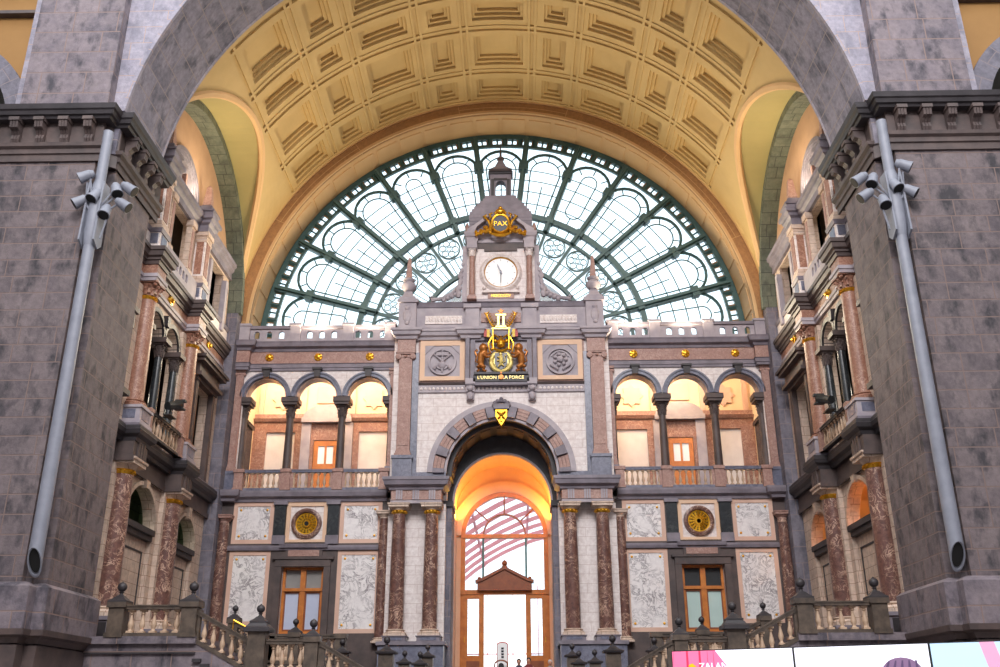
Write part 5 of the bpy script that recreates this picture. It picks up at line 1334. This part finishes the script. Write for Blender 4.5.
for k in range(3):
    c=O+U*(1.8*k+.9); t=Thing('video_screen',labs[k],'video screen',(c.x,c.y,.0),'video wall panels',rz=ang)
    def lp(nm,mb,mt,par=None): 
        return link(nm,mb.mesh(nm,mt),par or t.o)
    lp('casing',MB().box(-.9,.9,.0,.14,1.2,2.5),'irond'); lp('stand_leg',MB().box(-.7,-.6,.05,.15,0,1.2).box(.6,.7,.05,.15,0,1.2).box(-.8,.8,-.1,.4,0,.05),'irond')
    a,b=-.885,.885; z0,z1=1.22,2.485; y0=-.004
    if k==0:
        ds=lp('display',MB().box(a,b,y0,0,z0,z1),'scr_white'); m=MB(); m.prism([(a,z0),(.2,z0),(-.02,2.2),(-.23,z1),(a,z1)],-.008,-.004); lp('pink_backdrop',m,'scr_pink',ds)
        m=MB()
        for x,w in((-.885,.02),(-.69,.06),(-.5,.06),(-.37,.03),(-.28,.03)): m.prism([(x,z0),(x+w,z0),(x+w*.8,z1),(x+.02,z1)],-.010,-.008)
        lp('red_stripe',m,'scr_red',ds)
        m=MB(); m.prism([(-.64,1.95),(-.64,2.29),(-.58,2.31),(-.46,2.2),(-.46,2.12),(-.52,1.98)],-.013,-.010); lp('arrow_emblem',m,'scr_yel',ds)
        me=text_mesh('ZALANDO',.135,.001); me.materials.append(M['scr_txt']); link('lettering',me,ds,(-.16,-.014,2.26),(PI/2,0,0))
    elif k==1:
        ds=lp('display',MB().box(a,b,y0,0,z0,z1),'scr_white'); m=MB(); m.prism([(.52+.27*cos(R(q)),2.1+.22*sin(R(q))*(1 if q<=180 else 1.6)) for q in range(0,360,15)],-.008,-.004); lp('pictured_hair',m,'scr_hair',ds)
        m=MB(); m.prism([(.52+.2*cos(R(q)),1.98+.2*sin(R(q))) for q in range(0,360,20)],-.011,-.008); lp('pictured_face',m,'scr_skin',ds)
        m=MB()
        for q in range(5): m.prism([(.3+.1*q,2.16),(.34+.1*q,2.16),(.38+.085*q,2.28),(.36+.085*q,2.28)],-.013,-.011)
        lp('hair_strands',m,'scr_hair2',ds)
    else:
        ds=lp('display',MB().box(a,b,y0,0,z0,z1),'scr_blue'); m=MB(); m.prism([(-.02,z0),(.2,z0),(-.1,z1),(-.28,z1)],-.008,-.004); lp('pink_strip',m,'scr_rose',ds)
        m=MB(); m.prism([(.0,z0),(b,z0),(b,z1),(.3,2.4),(.1,2.15)],-.011,-.008); lp('blue_garment',m,'scr_navy',ds)

# ================================================================ PEOPLE and sign at the top of the steps
def person(label,x,y,z0,h,cloth,hair,trous='clothC'):
    t=Thing('person',label,'person',(x,y,z0)); k=h/1.72
    bmv=[((0,0,.95),.15),((0,0,1.15),.15),((0,.0,1.36),.16),((0,0,1.47),.065),((0,-.01,1.56),.075),((0,-.015,1.64),.085),
         ((.1,0,.88),.1),((.11,-.01,.48),.065),((.11,0,.08),.045),((.12,-.13,.04),.04),((-.1,0,.88),.1),((-.11,-.01,.48),.065),((-.11,0,.08),.045),((-.12,-.13,.04),.04),
         ((.19,0,1.38),.06),((.25,.0,1.1),.045),((.24,-.1,.86),.032),((-.19,0,1.38),.06),((-.25,.0,1.1),.045),((-.24,-.1,.86),.032),((.24,-.13,.79),.03),((-.24,-.13,.79),.03)]
    ed=[(0,1),(1,2),(2,3),(3,4),(4,5),(0,6),(6,7),(7,8),(8,9),(0,10),(10,11),(11,12),(12,13),(2,14),(14,15),(15,16),(16,20),(2,17),(17,18),(18,19),(19,21)]
    me=bpy.data.meshes.new('body'); me.from_pydata([tuple(c*k for c in v) for v,r in bmv],ed,[]); o=link('body',me,t.o); me.materials.append(M['skin'])
    md=o.modifiers.new('Skin','SKIN'); 
    for i,(v,r) in enumerate(bmv): me.skin_vertices[0].data[i].radius=(r*k,r*k)
    me.skin_vertices[0].data[0].use_root=True; o.modifiers.new('Sub','SUBSURF').levels=1; o.modifiers[-1].render_levels=2
    t.part('jacket',MB().lathe([(.2*k,z0+.85*k),(.22*k,z0+1.0*k),(.2*k,z0+1.2*k),(.23*k,z0+1.36*k),(.14*k,z0+1.46*k),(.075*k,z0+1.5*k)],c=(x,y,0),n=16),cloth,True)
    for s in(-1,1): t.part('sleeve',MB().tube([(x+s*.2*k,y,z0+1.39*k),(x+s*.26*k,y,z0+1.1*k),(x+s*.25*k,y-.09*k,z0+.9*k)],[.085*k,.07*k,.055*k],10),cloth,True); t.part('trouser_leg',MB().tube([(x+s*.1*k,y,z0+.9*k),(x+s*.11*k,y,z0+.5*k),(x+s*.11*k,y,z0+.1*k)],[.13*k,.095*k,.08*k],10),trous,True)
    m=MB(); m.ball((x,y+.02,z0+1.665*k),.112*k,14,(.92,1.05,1.0)); hd=t.part('hair',m,hair,True)
    m=MB(); m.ball((x,y-.03*k,z0+1.62*k),.098*k,14,(.82,.98,1.14)); m.ball((x,y-.128*k,z0+1.61*k),.016*k,6); t.part('face',m,'skin',True)
    t.part('eyes',MB().ball((x-.032*k,y-.115*k,z0+1.635*k),.012*k,6).ball((x+.032*k,y-.115*k,z0+1.635*k),.012*k,6).box(x-.022*k,x+.022*k,y-.125*k,y-.115*k,z0+1.575*k,z0+1.58*k),'hair')
    return t
person('dark-haired person in a dark red top at the bottom of the right-hand glazed side door',1.14,43.8,2.12,1.76,'clothB','hair')
person('person in a navy top seen against the bright central opening of the doorway',.72,44.3,2.12,1.74,'clothA','hair')
person('white-haired person in a grey top at the right foot of the doorway',2.08,44.0,2.12,1.68,'clothC','hairw')
t=Thing('information_sign','tall narrow white sign with rounded red-edged top in the bright doorway','sign',(0.0,44.4,2.12))
t.part('rim',MB().prism([(-.26,2.12),(.26,2.12),(.26,4.35)]+[(.26*cos(R(q)),4.5+.13*sin(R(q))) for q in range(0,181,20)]+[(-.26,4.35)],44.38,44.44),'redp')
t.part('panel',MB().prism([(-.22,2.2),(.22,2.2),(.22,4.35)]+[(.22*cos(R(q)),4.48+.1*sin(R(q))) for q in range(0,181,20)]+[(-.22,4.35)],44.35,44.4),'white')
for z in(3.98,4.1,4.22,4.34): t.part('symbol',MB().box(-.05,.06,44.33,44.36,z-.04,z+.04),'navy')
t=Thing('arched_stand','small dark arched stand in front of the white sign','stand',(-.05,44.0,2.12))
t.part('hoop',MB().tube([(-.33,44.0,2.12),(-.33,44.0,3.6)]+[(-.05-.28*cos(R(q)),44.0,3.66+.17*sin(R(q))) for q in range(0,181,20)]+[(.23,44.0,2.12)],.035,8),'woodd',True)
t.part('plate',MB().prism(arch_poly(-.05,.12,2.3,3.6,10),43.98,44.02),'irond')

# ================================================================ LIGHT
wd=bpy.data.worlds.new('World'); scene.world=wd; wd.use_nodes=True
bg=wd.node_tree.nodes['Background']; bg.inputs[0].default_value=(.93,.97,1.0,1); bg.inputs[1].default_value=1.15
def area(name,loc,rot,size,power,col,sy=None):
    l=bpy.data.lights.new(name,'AREA'); l.energy=power; l.color=col; l.shape='RECTANGLE'; l.size=size; l.size_y=sy or size
    o=bpy.data.objects.new(name,l); COL.objects.link(o); o.location=loc; o.rotation_euler=rot; o['kind']='structure'; return o
def point(name,loc,power,col,r=.15):
    l=bpy.data.lights.new(name,'POINT'); l.energy=power; l.color=col; l.shadow_soft_size=r
    o=bpy.data.objects.new(name,l); COL.objects.link(o); o.location=loc; o['kind']='structure'; return o
WARM=(1,.84,.6); WARM2=(1,.88,.7); OR=(1,.5,.08)
for s in(-1,1):
    for x,e in((6.6,1.0),(9.15,1.0),(11.7,1.0 if s<0 else .2)): point('gallery_lamp',(s*x,46.2,18.1),85*e,WARM2)
    area('cornice_uplight',(s*13.5,37.5,23.3),(0,R(180+s*30),0),4,60,WARM,.4)
    for x in (6.6,9.2): area('parapet_uplight',(s*x,44.6,19.25),(R(180+62),0,0),1.0,260,WARM,.3)
for s in(-1,1): area('passage_cove_light',(s*2.15,48.0,10.9),(0,R(180+s*28),0),.3,46,OR,1.5)
area('lantern_daylight_fill',(0,-8,40),(R(62),0,0),16,6900,(1,.94,.95),10)  # daylight of unseen dome windows, added to brighten the facade
point('niche_lamp',(16.2,37.0,10.3),120,(1,.5,.2)); point('niche_lamp',(-16.2,37.0,10.3),40,(.8,1,.6))
for s in(-1,1): point('attic_lamp',(s*15.8,37,20.9),15,WARM); point('arcade_lamp',(s*15.8,37,14.0),25,WARM2)

# ================================================================ CAMERA
yaw,pit,rol=R(1.032),R(21.7),R(-.2167)
fwd=Vector((-sin(yaw)*cos(pit),cos(yaw)*cos(pit),sin(pit))); rt=Vector((cos(yaw),sin(yaw),0)); up=rt.cross(fwd)
rt2=rt*cos(rol)+up*sin(rol); up2=-rt*sin(rol)+up*cos(rol)
cam=bpy.data.cameras.new('Camera'); cam.sensor_width=36; cam.sensor_fit='HORIZONTAL'; cam.lens=960*36/1000; cam.clip_end=500
co=bpy.data.objects.new('Camera',cam); COL.objects.link(co)
co.matrix_world=Matrix(((rt2.x,up2.x,-fwd.x,.7471),(rt2.y,up2.y,-fwd.y,0),(rt2.z,up2.z,-fwd.z,1.6),(0,0,0,1)))
scene.camera=co
vs=scene.view_settings; vs.view_transform='Standard'; vs.look='None'; vs.gamma=1.0; vs.use_curve_mapping=False; vs.exposure=1.25
